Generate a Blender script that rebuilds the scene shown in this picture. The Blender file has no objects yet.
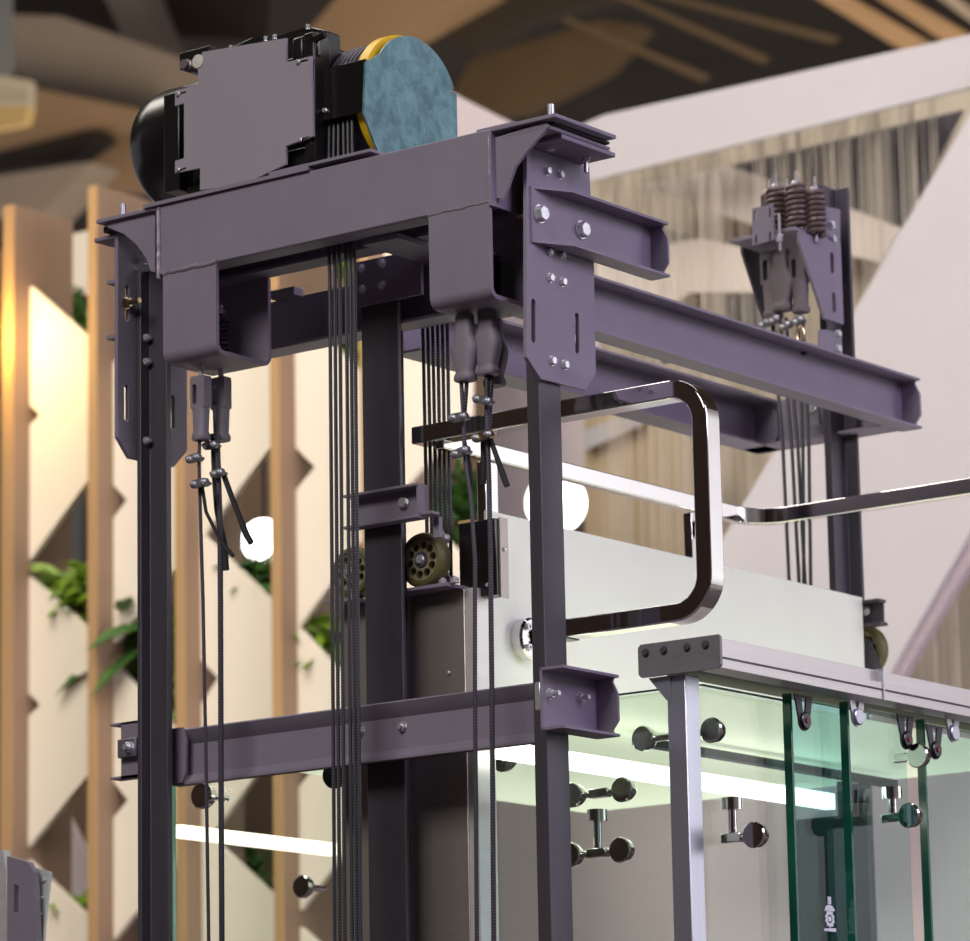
import bpy, bmesh, math, random
from mathutils import Vector, Matrix
from mathutils.geometry import tessellate_polygon
random.seed(4)
SC=bpy.context.scene; COL=SC.collection
# ---------------------------------------------------------------- camera
F=4073.62;YAW=math.radians(37.0917);PIT=math.radians(11.5822);ROL=math.radians(-1.10039)
cy,sy=math.cos(YAW),math.sin(YAW);cp,sp=math.cos(PIT),math.sin(PIT);cr,sr=math.cos(ROL),math.sin(ROL)
FW=Vector((-sy*cp,cy*cp,sp));_r=Vector((cy,sy,0));_u=_r.cross(FW)
RT=cr*_r+sr*_u;UP=-sr*_r+cr*_u
def ray(x,y): return (x-485)/F*RT-(y-470.5)/F*UP+FW
_d=ray(544,600); CAM=Vector((-_d.x*10,-_d.y*10,1.6))
def U(x,y,ax,v):
    """photo point -> place on the plane ax=v of the hall (metres)"""
    d=ray(x,y);i='xyz'.index(ax);return CAM+d*((v-CAM[i])/d[i])
def PY(pts,y): return [(U(a,b,'y',y).x,U(a,b,'y',y).z) for a,b in pts]
def PX(pts,x): return [(U(a,b,'x',x).y,U(a,b,'x',x).z) for a,b in pts]
cd=bpy.data.cameras.new('camera');cam=bpy.data.objects.new('camera',cd);COL.objects.link(cam)
M3=Matrix((RT,UP,-FW)).transposed();cam.matrix_world=Matrix.Translation(CAM)@M3.to_4x4()
cd.sensor_width=36;cd.lens=36*F/970;cd.clip_start=.1;cd.clip_end=300
cd.dof.use_dof=True;cd.dof.focus_distance=10.2;cd.dof.aperture_fstop=4.2
SC.camera=cam
SC.cycles.transparent_max_bounces=32
# ---------------------------------------------------------------- materials
def srgb(r,g,b):
    f=lambda c:(c/255/12.92 if c/255<=.04045 else ((c/255+.055)/1.055)**2.4)
    return (f(r),f(g),f(b),1)
MATS={}
def mat(name,col,rough=.5,metal=0,noise=.12,scale=(30,30,30),bump=.0,emit=0,spec=.5,bscale=None):
    m=bpy.data.materials.new(name);m.use_nodes=True;nt=m.node_tree;b=nt.nodes['Principled BSDF']
    tc=nt.nodes.new('ShaderNodeTexCoord');mp=nt.nodes.new('ShaderNodeMapping');mp.inputs['Scale'].default_value=scale
    nt.links.new(tc.outputs['Object'],mp.inputs[0]);nz=nt.nodes.new('ShaderNodeTexNoise');nz.inputs['Scale'].default_value=1;nz.inputs['Detail'].default_value=4
    nt.links.new(mp.outputs[0],nz.inputs[0])
    rp=nt.nodes.new('ShaderNodeMix');rp.data_type='RGBA';c=col
    rp.inputs[6].default_value=tuple(max(0,v*(1-noise*1.6)) for v in c[:3])+(1,);rp.inputs[7].default_value=tuple(min(1,v*(1+noise*1.6)) for v in c[:3])+(1,)
    nt.links.new(nz.outputs[0],rp.inputs[0]);nt.links.new(rp.outputs[2],b.inputs['Base Color'])
    b.inputs['Roughness'].default_value=rough;b.inputs['Metallic'].default_value=metal;b.inputs['Specular IOR Level'].default_value=spec
    if bump:
        n2=nt.nodes.new('ShaderNodeTexNoise');n2.inputs['Scale'].default_value=bscale or 400;n2.inputs['Detail'].default_value=2
        nt.links.new(tc.outputs['Object'],n2.inputs[0]);bp=nt.nodes.new('ShaderNodeBump');bp.inputs['Strength'].default_value=bump;bp.inputs['Distance'].default_value=.002
        nt.links.new(n2.outputs[0],bp.inputs['Height']);nt.links.new(bp.outputs[0],b.inputs['Normal'])
    if emit:
        b.inputs['Emission Color'].default_value=col;b.inputs['Emission Strength'].default_value=emit
    MATS[name]=m;return m
paint=mat('grey_paint',srgb(126,117,134),.55,.0,.07,(8,8,8),.25)
rail_m=mat('rail_steel',srgb(70,66,75),.42,.2,.15,(20,20,3),.15)
darkst=mat('dark_steel',srgb(70,64,74),.5,.2,.12,(12,12,12),.2)
cast=mat('cast_socket',srgb(122,115,126),.6,.1,.1,(30,30,30),.5)
zinc=mat('zinc_bolt',srgb(205,205,212),.25,.6,.1,(60,60,60))
brass=mat('yellow_zinc',srgb(168,152,126),.3,1,.15,(60,60,60))
chrome=mat('chrome',srgb(225,222,222),.05,1,.03)
stain=mat('brushed_stainless',srgb(160,152,146),.32,.6,.06,(3,3,60))
whitep=mat('pale_panel',srgb(226,230,218),.42,.15,.05,(2.5,2.5,2.5))
alu=mat('aluminium',srgb(190,192,205),.32,.85,.05,(40,40,2))
alu2=mat('aluminium_track',srgb(212,208,204),.32,.4,.06,(4,2,40))
black=mat('black_plastic',srgb(20,18,19),.3,0,.1)
blackm=mat('black_enamel',srgb(17,14,16),.24,0,.1,spec=.7)
rodm=mat('rod_steel',srgb(120,114,114),.4,.4)
blackt=mat('tape_black',srgb(26,24,26),.7)
rubber=mat('rubber',srgb(38,42,44),.8,0,.3,(90,90,90),.6)
plateg=mat('light_grey_plate',srgb(146,139,149),.5,.1,.04,(6,6,6),.15)
yellow=mat('yellow_enamel',srgb(225,180,10),.45,0,.06)
olive=mat('olive_urethane',srgb(92,88,48),.45,0,.08)
castal=mat('cast_hub',srgb(168,158,130),.4,.5,.12)
spring=mat('spring_steel',srgb(66,56,62),.35,.5,.15)
springb=mat('brown_spring',srgb(104,86,86),.4,.3,.15)
cream=mat('cream_panel',srgb(240,228,208),.7,0,.02,(2,2,2))
creamb=mat('cream_back',srgb(226,215,196),.8,0,.03)
wooddk=mat('brown_back',srgb(104,84,62),.8,0,.12,(3,3,3))
pink=mat('pale_lilac',srgb(214,200,200),.8,0,.02)
whiteb=mat('white_cloth',srgb(189,183,184),.8,0,.03,(3,3,3));wedge_m=mat('pale_wedge',srgb(238,226,216),.8,0,.02)
tan=mat('tan_cloth',srgb(180,168,148),.85,0,.08,(9,9,.3))
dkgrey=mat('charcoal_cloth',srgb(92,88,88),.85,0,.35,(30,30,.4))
string=mat('string_cloth',srgb(196,184,166),.85,0,.1)
ceil_m=mat('ceiling_dark',srgb(58,48,36),.9,0,.5,(.25,.25,.25))
beam_b=mat('roof_brown',srgb(158,128,98),.85,0,.12,(.5,.5,.5))
beam_g=mat('roof_grey',srgb(150,136,122),.85,0,.12,(.5,.5,.5))
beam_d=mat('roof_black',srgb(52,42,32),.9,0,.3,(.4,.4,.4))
floor_m=mat('floor_grey',srgb(84,74,74),.6,0,.1,(1,1,1))
hall_dk=mat('hall_dark',srgb(104,84,68),.8,0,.5,(.5,.5,.25))
hall_lt=mat('hall_light',srgb(232,226,232),.8,0,.2,(.4,.4,.15))
leaf=mat('leaf_green',srgb(62,104,34),.5,0,.4,(12,12,12))
leafy=mat('leaf_bright',srgb(120,150,40),.5,0,.3,(12,12,12))
terr=mat('terracotta',srgb(150,84,54),.7,0,.1)
glow=mat('lamp_glow',(1,1,.97,1),.5,0,0,emit=6)
strip=mat('light_strip',(1,.98,.95,1),.5,0,0,emit=3.2)
ceilp=mat('ceiling_panel_added_glow',srgb(226,234,206),.6,0,.02,(1,1,1),emit=.72)  # glow added to the panel in place of light from above; no lamp
redm=mat('red_ring',srgb(120,30,40),.4)
def wood():
    m=mat('wood_fin',srgb(142,116,92),.6,0,.12,(20,20,1.2));return m
woodf=wood();woode=mat('wood_edge',srgb(184,146,100),.6,0,.1,(20,20,1))
def blued():
    m=mat('blue_zinc_sheet',srgb(88,122,140),.42,.35,.05);nt=m.node_tree;b=nt.nodes['Principled BSDF']
    v=nt.nodes.new('ShaderNodeTexNoise');v.inputs['Scale'].default_value=16;v.inputs['Detail'].default_value=9;v.inputs['Roughness'].default_value=.7;v.inputs['Distortion'].default_value=.35
    tc=nt.nodes.new('ShaderNodeTexCoord');nt.links.new(tc.outputs['Object'],v.inputs[0])
    r=nt.nodes.new('ShaderNodeValToRGB');r.color_ramp.elements[0].position=.38;r.color_ramp.elements[0].color=srgb(62,98,106);r.color_ramp.elements[1].position=.66;r.color_ramp.elements[1].color=srgb(104,142,148)
    nt.links.new(v.outputs[0],r.inputs[0]);nt.links.new(r.outputs[0],b.inputs['Base Color']);return m
blue=blued()
def ropem():
    m=mat('wire_rope',srgb(66,64,72),.45,.4,.1);nt=m.node_tree;b=nt.nodes['Principled BSDF']
    tc=nt.nodes.new('ShaderNodeTexCoord');mp=nt.nodes.new('ShaderNodeMapping');mp.inputs['Rotation'].default_value=(.5,.5,0)
    w=nt.nodes.new('ShaderNodeTexWave');w.bands_direction='Z';w.inputs['Scale'].default_value=55;w.inputs['Distortion'].default_value=.3
    nt.links.new(tc.outputs['Object'],mp.inputs[0]);nt.links.new(mp.outputs[0],w.inputs[0])
    r=nt.nodes.new('ShaderNodeValToRGB');r.color_ramp.elements[0].color=srgb(38,37,43);r.color_ramp.elements[0].position=.2;r.color_ramp.elements[1].color=srgb(84,82,91);r.color_ramp.elements[1].position=.8
    nt.links.new(w.outputs[0],r.inputs[0]);nt.links.new(r.outputs[0],b.inputs['Base Color']);return m
rope_m=ropem()
def glassm(name,tint,refl=1.45,rough=.02):
    m=bpy.data.materials.new(name);m.use_nodes=True;nt=m.node_tree;nt.nodes.clear()
    o=nt.nodes.new('ShaderNodeOutputMaterial');t=nt.nodes.new('ShaderNodeBsdfTransparent');t.inputs[0].default_value=tint
    g=nt.nodes.new('ShaderNodeBsdfGlossy');g.inputs['Roughness'].default_value=rough;mx=nt.nodes.new('ShaderNodeMixShader');fr=nt.nodes.new('ShaderNodeLayerWeight');fr.inputs[0].default_value=.5;pw=nt.nodes.new('ShaderNodeMath');pw.operation='POWER';pw.inputs[1].default_value=4;ma=nt.nodes.new('ShaderNodeMath');ma.operation='MULTIPLY_ADD';ma.inputs[1].default_value=.8;ma.inputs[2].default_value=.035 if refl<1.48 else .03
    nt.links.new(fr.outputs['Facing'],pw.inputs[0]);nt.links.new(pw.outputs[0],ma.inputs[0]);nt.links.new(ma.outputs[0],mx.inputs[0]);nt.links.new(t.outputs[0],mx.inputs[1]);nt.links.new(g.outputs[0],mx.inputs[2]);nt.links.new(mx.outputs[0],o.inputs[0]);return m
glass=glassm('clear_glass',(.93,.97,.95,1))
glasst=glassm('teal_glass',(.60,.80,.80,1),1.5)
gedge=mat('green_glass_edge',srgb(20,92,74),.12,0,.2,(5,5,5),spec=.8)
gedgel=mat('pale_glass_edge',srgb(130,190,165),.12,0,.2,(5,5,5),spec=.8)
tealback=mat('dark_teal_door',srgb(38,54,60),.5,.0,.1,(2,2,.6))
# ---------------------------------------------------------------- mesh helper
def W(o):
    v=Vector((0,0,0))
    while o: v+=o.location;o=o.parent
    return v
class MB:
    def __init__(s): s.v=[];s.f=[]
    def add(s,v,f):
        n=len(s.v);s.v+=[Vector(a) for a in v];s.f+=[[i+n for i in q] for q in f];return s
    def box(s,x0,x1,y0,y1,z0,z1):
        return s.add([(x,y,z) for x in(x0,x1) for y in(y0,y1) for z in(z0,z1)],[(0,1,3,2),(4,6,7,5),(0,4,5,1),(2,3,7,6),(0,2,6,4),(1,5,7,3)])
    def prism(s,pts,ax,a,b,holes=()):
        def P(p,v): return {'x':(v,p[0],p[1]),'y':(p[0],v,p[1]),'z':(p[0],p[1],v)}[ax]
        loops=[list(pts)]+[list(h) for h in holes];flat=[p for l in loops for p in l];n=len(flat)
        tr=tessellate_polygon([[Vector((p[0],p[1],0)) for p in l] for l in loops])
        v=[P(p,a) for p in flat]+[P(p,b) for p in flat];f=[tuple(t) for t in tr]+[tuple(i+n for i in reversed(t)) for t in tr]
        o=0
        for l in loops:
            k=len(l)
            for i in range(k): j=(i+1)%k;f.append((o+i,o+j,o+j+n,o+i+n))
            o+=k
        return s.add(v,f)
    def tube(s,path,r,n=10,closed=False):
        P=[Vector(p) for p in path];rs=r if isinstance(r,(list,tuple)) else [r]*len(P)
        d=(P[1]-P[0]).normalized();a=Vector((0,0,1)) if abs(d.z)<.9 else Vector((1,0,0));e=d.cross(a).normalized()
        v=[];m=len(P)
        for i,p in enumerate(P):
            t=(P[min(i+1,m-1)]-P[max(i-1,0)]).normalized();e=(e-t*e.dot(t)).normalized();g=t.cross(e)
            v+=[p+(e*math.cos(2*math.pi*k/n)+g*math.sin(2*math.pi*k/n))*rs[i] for k in range(n)]
        f=[(i*n+k,i*n+(k+1)%n,(i+1)*n+(k+1)%n,(i+1)*n+k) for i in range(m-1) for k in range(n)]
        f+=[tuple(range(n)),tuple((m-1)*n+k for k in reversed(range(n)))]
        return s.add(v,f)
    def cyl(s,p0,p1,r,n=20,r2=None): return s.tube([p0,p1],[r,r if r2 is None else r2],n)
    def lathe(s,c,ax,prof,n=32):
        """prof: list of (distance along ax, radius)"""
        c=Vector(c);ax=Vector(ax).normalized();e=ax.orthogonal().normalized();g=ax.cross(e);v=[]
        for h,r in prof: v+=[c+ax*h+(e*math.cos(2*math.pi*k/n)+g*math.sin(2*math.pi*k/n))*max(r,1e-4) for k in range(n)]
        m=len(prof);f=[(i*n+k,i*n+(k+1)%n,(i+1)*n+(k+1)%n,(i+1)*n+k) for i in range(m-1) for k in range(n)]
        f+=[tuple(range(n)),tuple((m-1)*n+k for k in reversed(range(n)))];return s.add(v,f)
    def coil(s,c,R,r,z0,z1,turns,n=8):
        N=int(turns*18);return s.tube([(c[0]+R*math.cos(2*math.pi*turns*i/N),c[1]+R*math.sin(2*math.pi*turns*i/N),z0+(z1-z0)*i/N) for i in range(N+1)],r,n)
    def hexa(s,p,ax,r,h):
        p=Vector(p);ax=Vector(ax).normalized();return s.lathe(p,ax,[(0,r),(h*.85,r),(h,r*.88)],6)
    def build(s,name,m,parent=None,bevel=0,smooth=30):
        me=bpy.data.meshes.new(name);o=bpy.data.objects.new(name,me);COL.objects.link(o)
        if parent: o.parent=parent;w=W(parent)
        else:
            xs=[v.x for v in s.v];ys=[v.y for v in s.v];zs=[v.z for v in s.v]
            w=Vector(((min(xs)+max(xs))/2,(min(ys)+max(ys))/2,min(zs)));o.location=w
        me.from_pydata([tuple(v-w) for v in s.v],[],s.f)
        bm=bmesh.new();bm.from_mesh(me);bmesh.ops.remove_doubles(bm,verts=bm.verts,dist=1e-6);bmesh.ops.recalc_face_normals(bm,faces=bm.faces);bm.to_mesh(me);bm.free()
        me.materials.append(m)
        if smooth:
            me.polygons.foreach_set('use_smooth',[True]*len(me.polygons));me.set_sharp_from_angle(angle=math.radians(smooth))
        if bevel:
            b=o.modifiers.new('bevel','BEVEL');b.width=bevel;b.segments=2;b.limit_method='ANGLE';b.angle_limit=math.radians(50)
        return o
def tag(o,label=None,cat=None,group=None,kind=None):
    if label:o['label']=label
    if cat:o['category']=cat
    if group:o['group']=group
    if kind:o['kind']=kind
    return o
def thing(name,label,cat,loc,group=None):
    o=bpy.data.objects.new(name,None);COL.objects.link(o);o.location=loc;o.empty_display_size=.05
    return tag(o,label,cat,group)
def struct(name,b,m,**k):
    o=b.build(name,m,**k);o['kind']='structure';return o
def dup(root,loc,label=None,group=None):
    r=root.copy();COL.objects.link(r);r.location=loc
    if label:r['label']=label
    if group:r['group']=group
    for ch in list(root.children):
        c=ch.copy();COL.objects.link(c);c.parent=r
        for g in list(ch.children):
            d=g.copy();COL.objects.link(d);d.parent=c
    return r
def bolt(par,p,ax,r=.009,h=.008,washer=True,m=None,shank=0,name='bolt'):
    b=MB();p=Vector(p);a=Vector(ax)
    if washer:b.lathe(p,a,[(0,r*1.18),(.002,r*1.18)],18)
    b.hexa(p+a*.002,a,r,h)
    if shank:b.cyl(p,p+a*(h+shank),r*.55,12)
    return b.build(name,m or zinc,par,smooth=40)
def slot(c0,c1,w,n=8):
    """slot outline (2-D) between the two centre points"""
    out=[]
    for i in range(n+1): a=math.pi*i/n;out.append((c1[0]+w*math.cos(a),c1[1]+w*math.sin(a)))
    for i in range(n+1): a=math.pi+math.pi*i/n;out.append((c0[0]+w*math.cos(a),c0[1]+w*math.sin(a)))
    return out
# ---------------------------------------------------------------- the hall
struct('floor',MB().box(-25,16,-16,40,-.2,0),floor_m)
struct('ceiling',MB().box(-60,30,-16,70,21,21.3),ceil_m)
struct('wall_front',MB().box(-25,16,-16.3,-16,0,21),hall_dk)
struct('wall_right',MB().box(16,16.3,-16,60,0,21),hall_lt)
struct('wall_back',MB().box(-60,30,60,60.3,0,21),hall_dk)
# roof members, far behind
def roofbeam(pts,y,m,label,name='roof_beam',d=.5,cat='roof beam'):
    return tag(MB().prism(PY(pts,y),'y',y,y+d).build(name,m,smooth=0),label,cat)
roofbeam([(-15,60),(-15,14),(60,16),(250,82),(270,108),(150,120),(100,108)],26,beam_g,'broad grey-brown roof girder sloping behind the motor at upper left')
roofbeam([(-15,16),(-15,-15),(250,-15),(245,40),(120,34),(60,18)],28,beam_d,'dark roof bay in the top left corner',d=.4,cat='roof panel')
roofbeam([(100,-12),(135,-12),(165,64),(130,52)],27.4,beam_g,'narrow grey strut rising at top left above the motor')
roofbeam([(300,40),(345,-12),(480,-12),(380,45),(330,60)],27,beam_b,'brown roof brace above the traction sheave')
roofbeam([(-15,98),(15,84),(150,112),(105,122),(-15,152)],25.4,beam_b,'tan roof beam end left of the round motor')
roofbeam([(-15,152),(85,130),(180,102),(180,190),(-15,190)],27,beam_b,'tan roof panel behind the wood fins at left',d=.3,cat='roof panel')
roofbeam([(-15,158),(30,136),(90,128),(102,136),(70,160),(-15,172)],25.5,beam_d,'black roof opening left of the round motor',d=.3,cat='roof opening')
roofbeam([(-15,178),(90,162),(70,186),(40,215),(-15,215)],24.8,beam_g,'pale grey roof plate low on the left above the wood fins')
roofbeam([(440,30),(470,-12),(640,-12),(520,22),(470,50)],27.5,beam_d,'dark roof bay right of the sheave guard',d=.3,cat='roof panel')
roofbeam([(440,120),(470,60),(600,20),(640,26),(600,70),(520,110)],29,mat('roof_olive',srgb(92,74,50),.9,0,.4,(.5,.5,.5)),'olive brown roof panel above the right end of the machine beam',d=.3,cat='roof panel')
roofbeam([(800,-12),(835,-12),(925,40),(905,52)],24,beam_b,'left brown roof joist in the top right corner')
roofbeam([(862,-12),(890,-12),(968,34),(960,52)],24,beam_b,'right brown roof joist in the top right corner')
roofbeam([(925,-12),(945,-12),(985,20),(985,32)],23.5,beam_g,'grey roof joist at the far top right corner')
for k,(x0,y0,x1,y1) in enumerate([(610,-5,760,60),(560,20,700,78),(650,-5,830,40)]):
    roofbeam([(x0,y0),(x0+8,y0-3),(x1+8,y1-3),(x1,y1+3)],25,mat('truss_%d'%k,srgb(84,68,50),.9),['upper thin roof rod right of the sheave','lower thin roof rod right of the sheave','long thin roof rod toward the right joists'][k],'roof_rod',.06,'roof rod')
t=thing('air_vent','pale slatted air vent unit hanging at the left edge below a grey duct','vent',U(20,110,'y',18))
MB().prism(PY([(-20,-20),(9,-20),(10,76),(-20,76)],18),'y',18,18.05).build('duct',mat('duct_grey',srgb(110,112,114),.5,.2),t)
b=MB().prism(PY([(-20,72),(28,80),(28,106),(-20,106)],18),'y',18,18.1,[PY([(2+a,86),(6+a,87),(6+a,101),(2+a,101)],18) for a in(0,9,18)])
b.build('vent_grille',mat('vent_cream',srgb(160,152,136),.6),t,smooth=0)
MB().prism(PY([(-20,106),(28,106),(24,124),(-20,132)],18),'y',18,18.1).build('vent_hood',mat('vent_tan',srgb(160,136,92),.6),t,smooth=0)
# ---------------------------------------------------------------- left feature wall : fins + notched cream panels
YW=6.0
fx=[(2,12),(88,96),(175,183),(271,279),(362,370)]
tops=[207,187,180,180,180]
nm=['at the far left edge of the photo','second from the left, left of the outer rail bracket','third from the left, behind the left rail','fourth from the left, between the rail and the long ropes','behind the central guide rail']
for i,(a,b_) in enumerate(fx):
    x0=U(a,500,'y',YW-.12).x;x1=U(b_,500,'y',YW-.12).x;zt=U(a,tops[i],'y',YW-.12).z
    t=thing('wood_fin','vertical wooden fin '+nm[i],'fin',((x0+x1)/2,YW,0),'wooden fins of the feature wall')
    MB().box(x0,x1,YW-.11,YW+.30,0,zt).build('board',woodf,t);MB().box(x0-.002,x1+.002,YW-.12,YW-.11,0,zt).build('front_edge',woode,t)
panels=[
 ([(12,270),(97,344),(97,468),(22,570),(97,636),(97,764),(22,854),(97,925),(97,1100),(12,1100),(12,733),(40,705),(12,675),(12,443),(40,415),(12,388)],'between the first two fins at left'),
 ([(104,353),(185,424),(185,556),(105,653),(185,740),(185,852),(105,950),(185,1020),(185,1100),(102,1100),(102,832),(128,800),(102,768),(102,533),(127,500),(102,472)],'between the second and third fins'),
 ([(188,200),(280,240),(280,434),(203,535),(280,608),(280,742),(210,836),(280,902),(280,1100),(188,1100),(188,725),(218,678),(188,646)],'between the third and fourth fins'),
 ([(283,296),(372,384),(372,527),(298,627),(372,706),(372,818),(292,920),(372,990),(372,1100),(282,1100),(282,808),(311,772),(282,738),(282,507),(315,467),(282,434)],'between the fourth fin and the central rail'),
 ([(372,250),(470,250),(470,415),(400,491),(470,565),(470,760),(372,760)],'right of the central rail behind the thin ropes')]
for i,(p,l) in enumerate(panels):
    tag(MB().prism(PY(p,YW),'y',YW,YW+.03).build('notched_board',cream,smooth=0),'cream wall panel with triangular cut-outs '+l,'wall panel','cream panels of the feature wall')
struct('wall_left',MB().box(-9.6,U(478,500,'y',7.6).x,7.6,7.7,0,U(60,236,'y',7.6).z),wooddk)
tag(MB().prism(PY([(52,238),(170,214),(170,300),(52,292)],7.3),'y',7.3,7.33).build('cream_board',creamb,smooth=0),'plain cream board seen above the left panels, between two fins','board')
tag(MB().prism(PY([(40,490),(78,480),(78,610),(40,610)],7.4),'y',7.4,7.45).build('grey_board',mat('grey_board',srgb(84,84,84),.7),smooth=0),'dark grey board behind the first diamond opening','board')
tag(MB().prism(PY([(60,800),(105,890),(100,925),(60,940)],7.0),'y',7.0,7.03).build('pale_board',pink,smooth=0),'pale slanted board in the low left diamond opening','board')
# plants
def plant(px,py,y,wpx,hpx,n,label,m=leaf,L=.16,name='potted_fern',droop=0,cat='plant'):
    c=U(px,py,'y',y);s=.0042*wpx/2;h=.0042*hpx/2
    t=thing(name,label,cat,c-Vector((0,0,h)),'plants in the feature wall')
    b=MB()
    for k in range(n):
        o=c+Vector((random.uniform(-s,s),random.uniform(-.08,.08),random.uniform(-h,h)))
        a=random.uniform(0,6.28);el=random.uniform(-.7,.5)-droop;d=Vector((math.cos(a)*math.cos(el),math.sin(a)*math.cos(el)*.6,math.sin(el))).normalized()
        sd=d.cross(Vector((random.uniform(-.3,.3),random.uniform(-1,-.3),.6))).normalized();l=L*random.uniform(.6,1.2);w=l*.17
        up=sd.cross(d)*.01
        b.add([o,o+d*l*.35+sd*w+up,o+d*l*.7+sd*w*.7,o+d*l-Vector((0,0,l*.15)),o+d*l*.7-sd*w*.7,o+d*l*.35-sd*w+up,o+d*l*.4-up],[(0,1,6),(1,2,6),(2,3,6),(3,4,6),(4,5,6),(5,0,6)])
    b.build('foliage',m,t,smooth=0)
    b=MB().lathe(c+Vector((0,.05,-h-.09)),(0,0,1),[(0,.05),(.1,.07),(.1,.06)],16);b.build('pot',terr,t)
plant(72,312,6.75,34,36,70,'green fern above the top edge of the first cream panel')
plant(74,590,6.12,60,46,130,'green fern hanging in the first diamond opening at left',leafy)
plant(80,912,6.15,34,30,70,'green fern in the lowest diamond opening at bottom left',leafy)
plant(150,640,6.15,62,60,46,'broad-leaved plant left and right of the left guide rail',leaf,.34,cat='plant')
plant(172,690,6.2,20,70,60,'dark green trailing plant just right of the left guide rail')
plant(262,578,6.15,50,36,100,'green fern under the glowing globe lamp')
plant(328,640,6.15,30,50,60,'green fern in the opening left of the long ropes',leafy)
plant(352,352,6.4,34,50,80,'green fern high up between the long ropes and central rail',leafy)
plant(318,265,6.4,24,30,50,'small green fern under the machine beam beside the long ropes',leafy)
plant(455,512,6.6,40,80,110,'green fern behind the thin ropes and the black box')
plant(245,880,6.4,40,90,70,'trailing green plant behind the lower left glass pane')
def globe(px,py,y,r,label):
    c=U(px,py,'y',y);t=thing('globe_lamp',label,'lamp',c,'round glowing lamps')
    MB().lathe(c,(0,0,1),[(-r*math.cos(math.pi*i/20),r*math.sin(math.pi*i/20)) for i in range(21)],32).build('globe',glow,t)
    MB().cyl(c+Vector((0,0,r*.97)),c+Vector((0,0,r+.9)),.008,8).build('cord',black,t)
globe(264,541,6.5,.105,'glowing globe lamp in the opening right of the left sockets')
globe(556,503,7.2,.142,'large glowing globe lamp partly behind the right guide rail')
# ---------------------------------------------------------------- right background : fascia, string curtain, ribbon
YR=8.2
struct('wall_right_stand',MB().box(U(478,500,'y',9.2).x,U(1010,500,'y',9.2).x,9.2,9.3,0,U(700,120,'y',9.2).z),mat('stand_lilac',srgb(222,210,206),.8,0,.03,(2,2,2)))
def card(pts,y,m,label,name='cloth_panel',d=.02,cat='cloth panel',g='cloth panels of the right stand'):
    return tag(MB().prism(PY(pts,y),'y',y,y+d).build(name,m,smooth=0),label,cat,g)
card([(440,86),(462,98),(530,132),(560,160),(560,260),(440,260)],8.9,pink,'pale lilac panel end right of the round blue guard')
card([(560,134),(604,115),(1000,28),(1000,80),(593,180),(560,190)],YR-.1,whiteb,'long white fascia band under the roof at upper right','fascia_board',.02,'fascia')
card([(700,300),(560,400),(560,440),(700,570),(775,600),(590,300),(760,140),(1000,78),(1000,900),(560,900),(560,170)],9.1,tan,'tan cloth ground behind the string curtain') if 0 else None
card([(560,176),(1000,72),(1000,700),(560,700)],8.9,tan,'broad tan cloth hung behind the strings')
card([(729,166),(962,110),(903,227),(855,210)],8.6,dkgrey,'charcoal cloth triangle at upper right')
card([(638,185),(735,166),(860,212),(900,228),(880,262),(800,244),(745,222)],8.6,wedge_m,'pale cloth wedge left of the spring assembly top')
card([(596,262),(640,250),(700,238),(745,248),(772,262),(762,292),(690,292),(640,320),(596,300)],8.6,wedge_m,'pale cloth wedge between the two purple channels')
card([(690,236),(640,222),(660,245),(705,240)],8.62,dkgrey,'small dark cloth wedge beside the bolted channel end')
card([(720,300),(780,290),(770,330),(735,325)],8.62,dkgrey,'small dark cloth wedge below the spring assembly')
card([(440,280),(600,330),(600,520),(440,520)],8.7,pink,'pale lilac cloth behind the right sockets')
card([(585,400),(640,400),(720,470),(700,560),(585,540)],8.68,mat('tan_deep',srgb(190,168,136),.85,0,.06,(9,9,.3)),'tan cloth inside the chrome handrail loop')
card([(585,430),(650,405),(640,425),(585,450)],8.6,whiteb,'pale cloth strip inside the chrome handrail loop')
card([(1000,62),(962,128),(903,227),(848,322),(790,424),(727,532),(640,680),(640,800),(820,800),(905,645),(1000,480)],YR-.25,whiteb,'wide white diagonal ribbon at the right','diagonal_ribbon',.05,'ribbon')
card([(1000,478),(960,545),(897,656),(880,690),(896,690),(912,660),(975,556),(1000,512)],YR-.22,mat('ribbon_edge',srgb(160,146,152),.8),'grey-violet edge strip of the diagonal ribbon','ribbon_edge',.05,'ribbon edge')  # separate strip, darker and more violet than the ribbon
zcur=U(880,700,'y',YR).z;b=MB();xa=U(588,300,'y',YR).x;xb=U(935,300,'y',YR).x
for k in range(170):
    x=random.uniform(xa,xb);yy=YR+random.uniform(0,.25);w=random.choice([.0014,.0018,.002,.0025,.003])
    ztop=7.3;b.cyl((x,yy,zcur),(x+random.uniform(-.01,.01),yy,ztop-.0),w,5)
tag(b.build('string_curtain',string,smooth=0),'pale string curtain hanging below the white fascia at right','curtain',kind='stuff')
# unit at the bottom left corner
t=thing('equipment_cabinet','grey perforated metal equipment bracket in the bottom left corner','bracket',U(20,940,'y',.4))
MB().prism(PY([(-20,852),(3,850),(6,870),(8,960),(-20,960)],.5),'y',.5,.53).build('edge_plate',mat('edge_grey',srgb(190,190,192),.4,.3),t)
MB().prism(PY([(7,856),(28,862),(34,872),(38,960),(7,960)],.42),'y',.42,.44,[PY([(14,884),(19,886),(19,912),(14,912)],.42)]).build('side_plate',paint,t)
MB().prism(PY([(30,866),(50,872),(44,925),(42,960),(34,960)],.46),'y',.46,.47).build('white_plate',mat('plate_white',srgb(200,202,206),.4,.3),t)
for q in((44,880),(42,898),(41,914)): bolt(t,U(*q,'y',.458),(0,-1,0),.006,.005)
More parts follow.
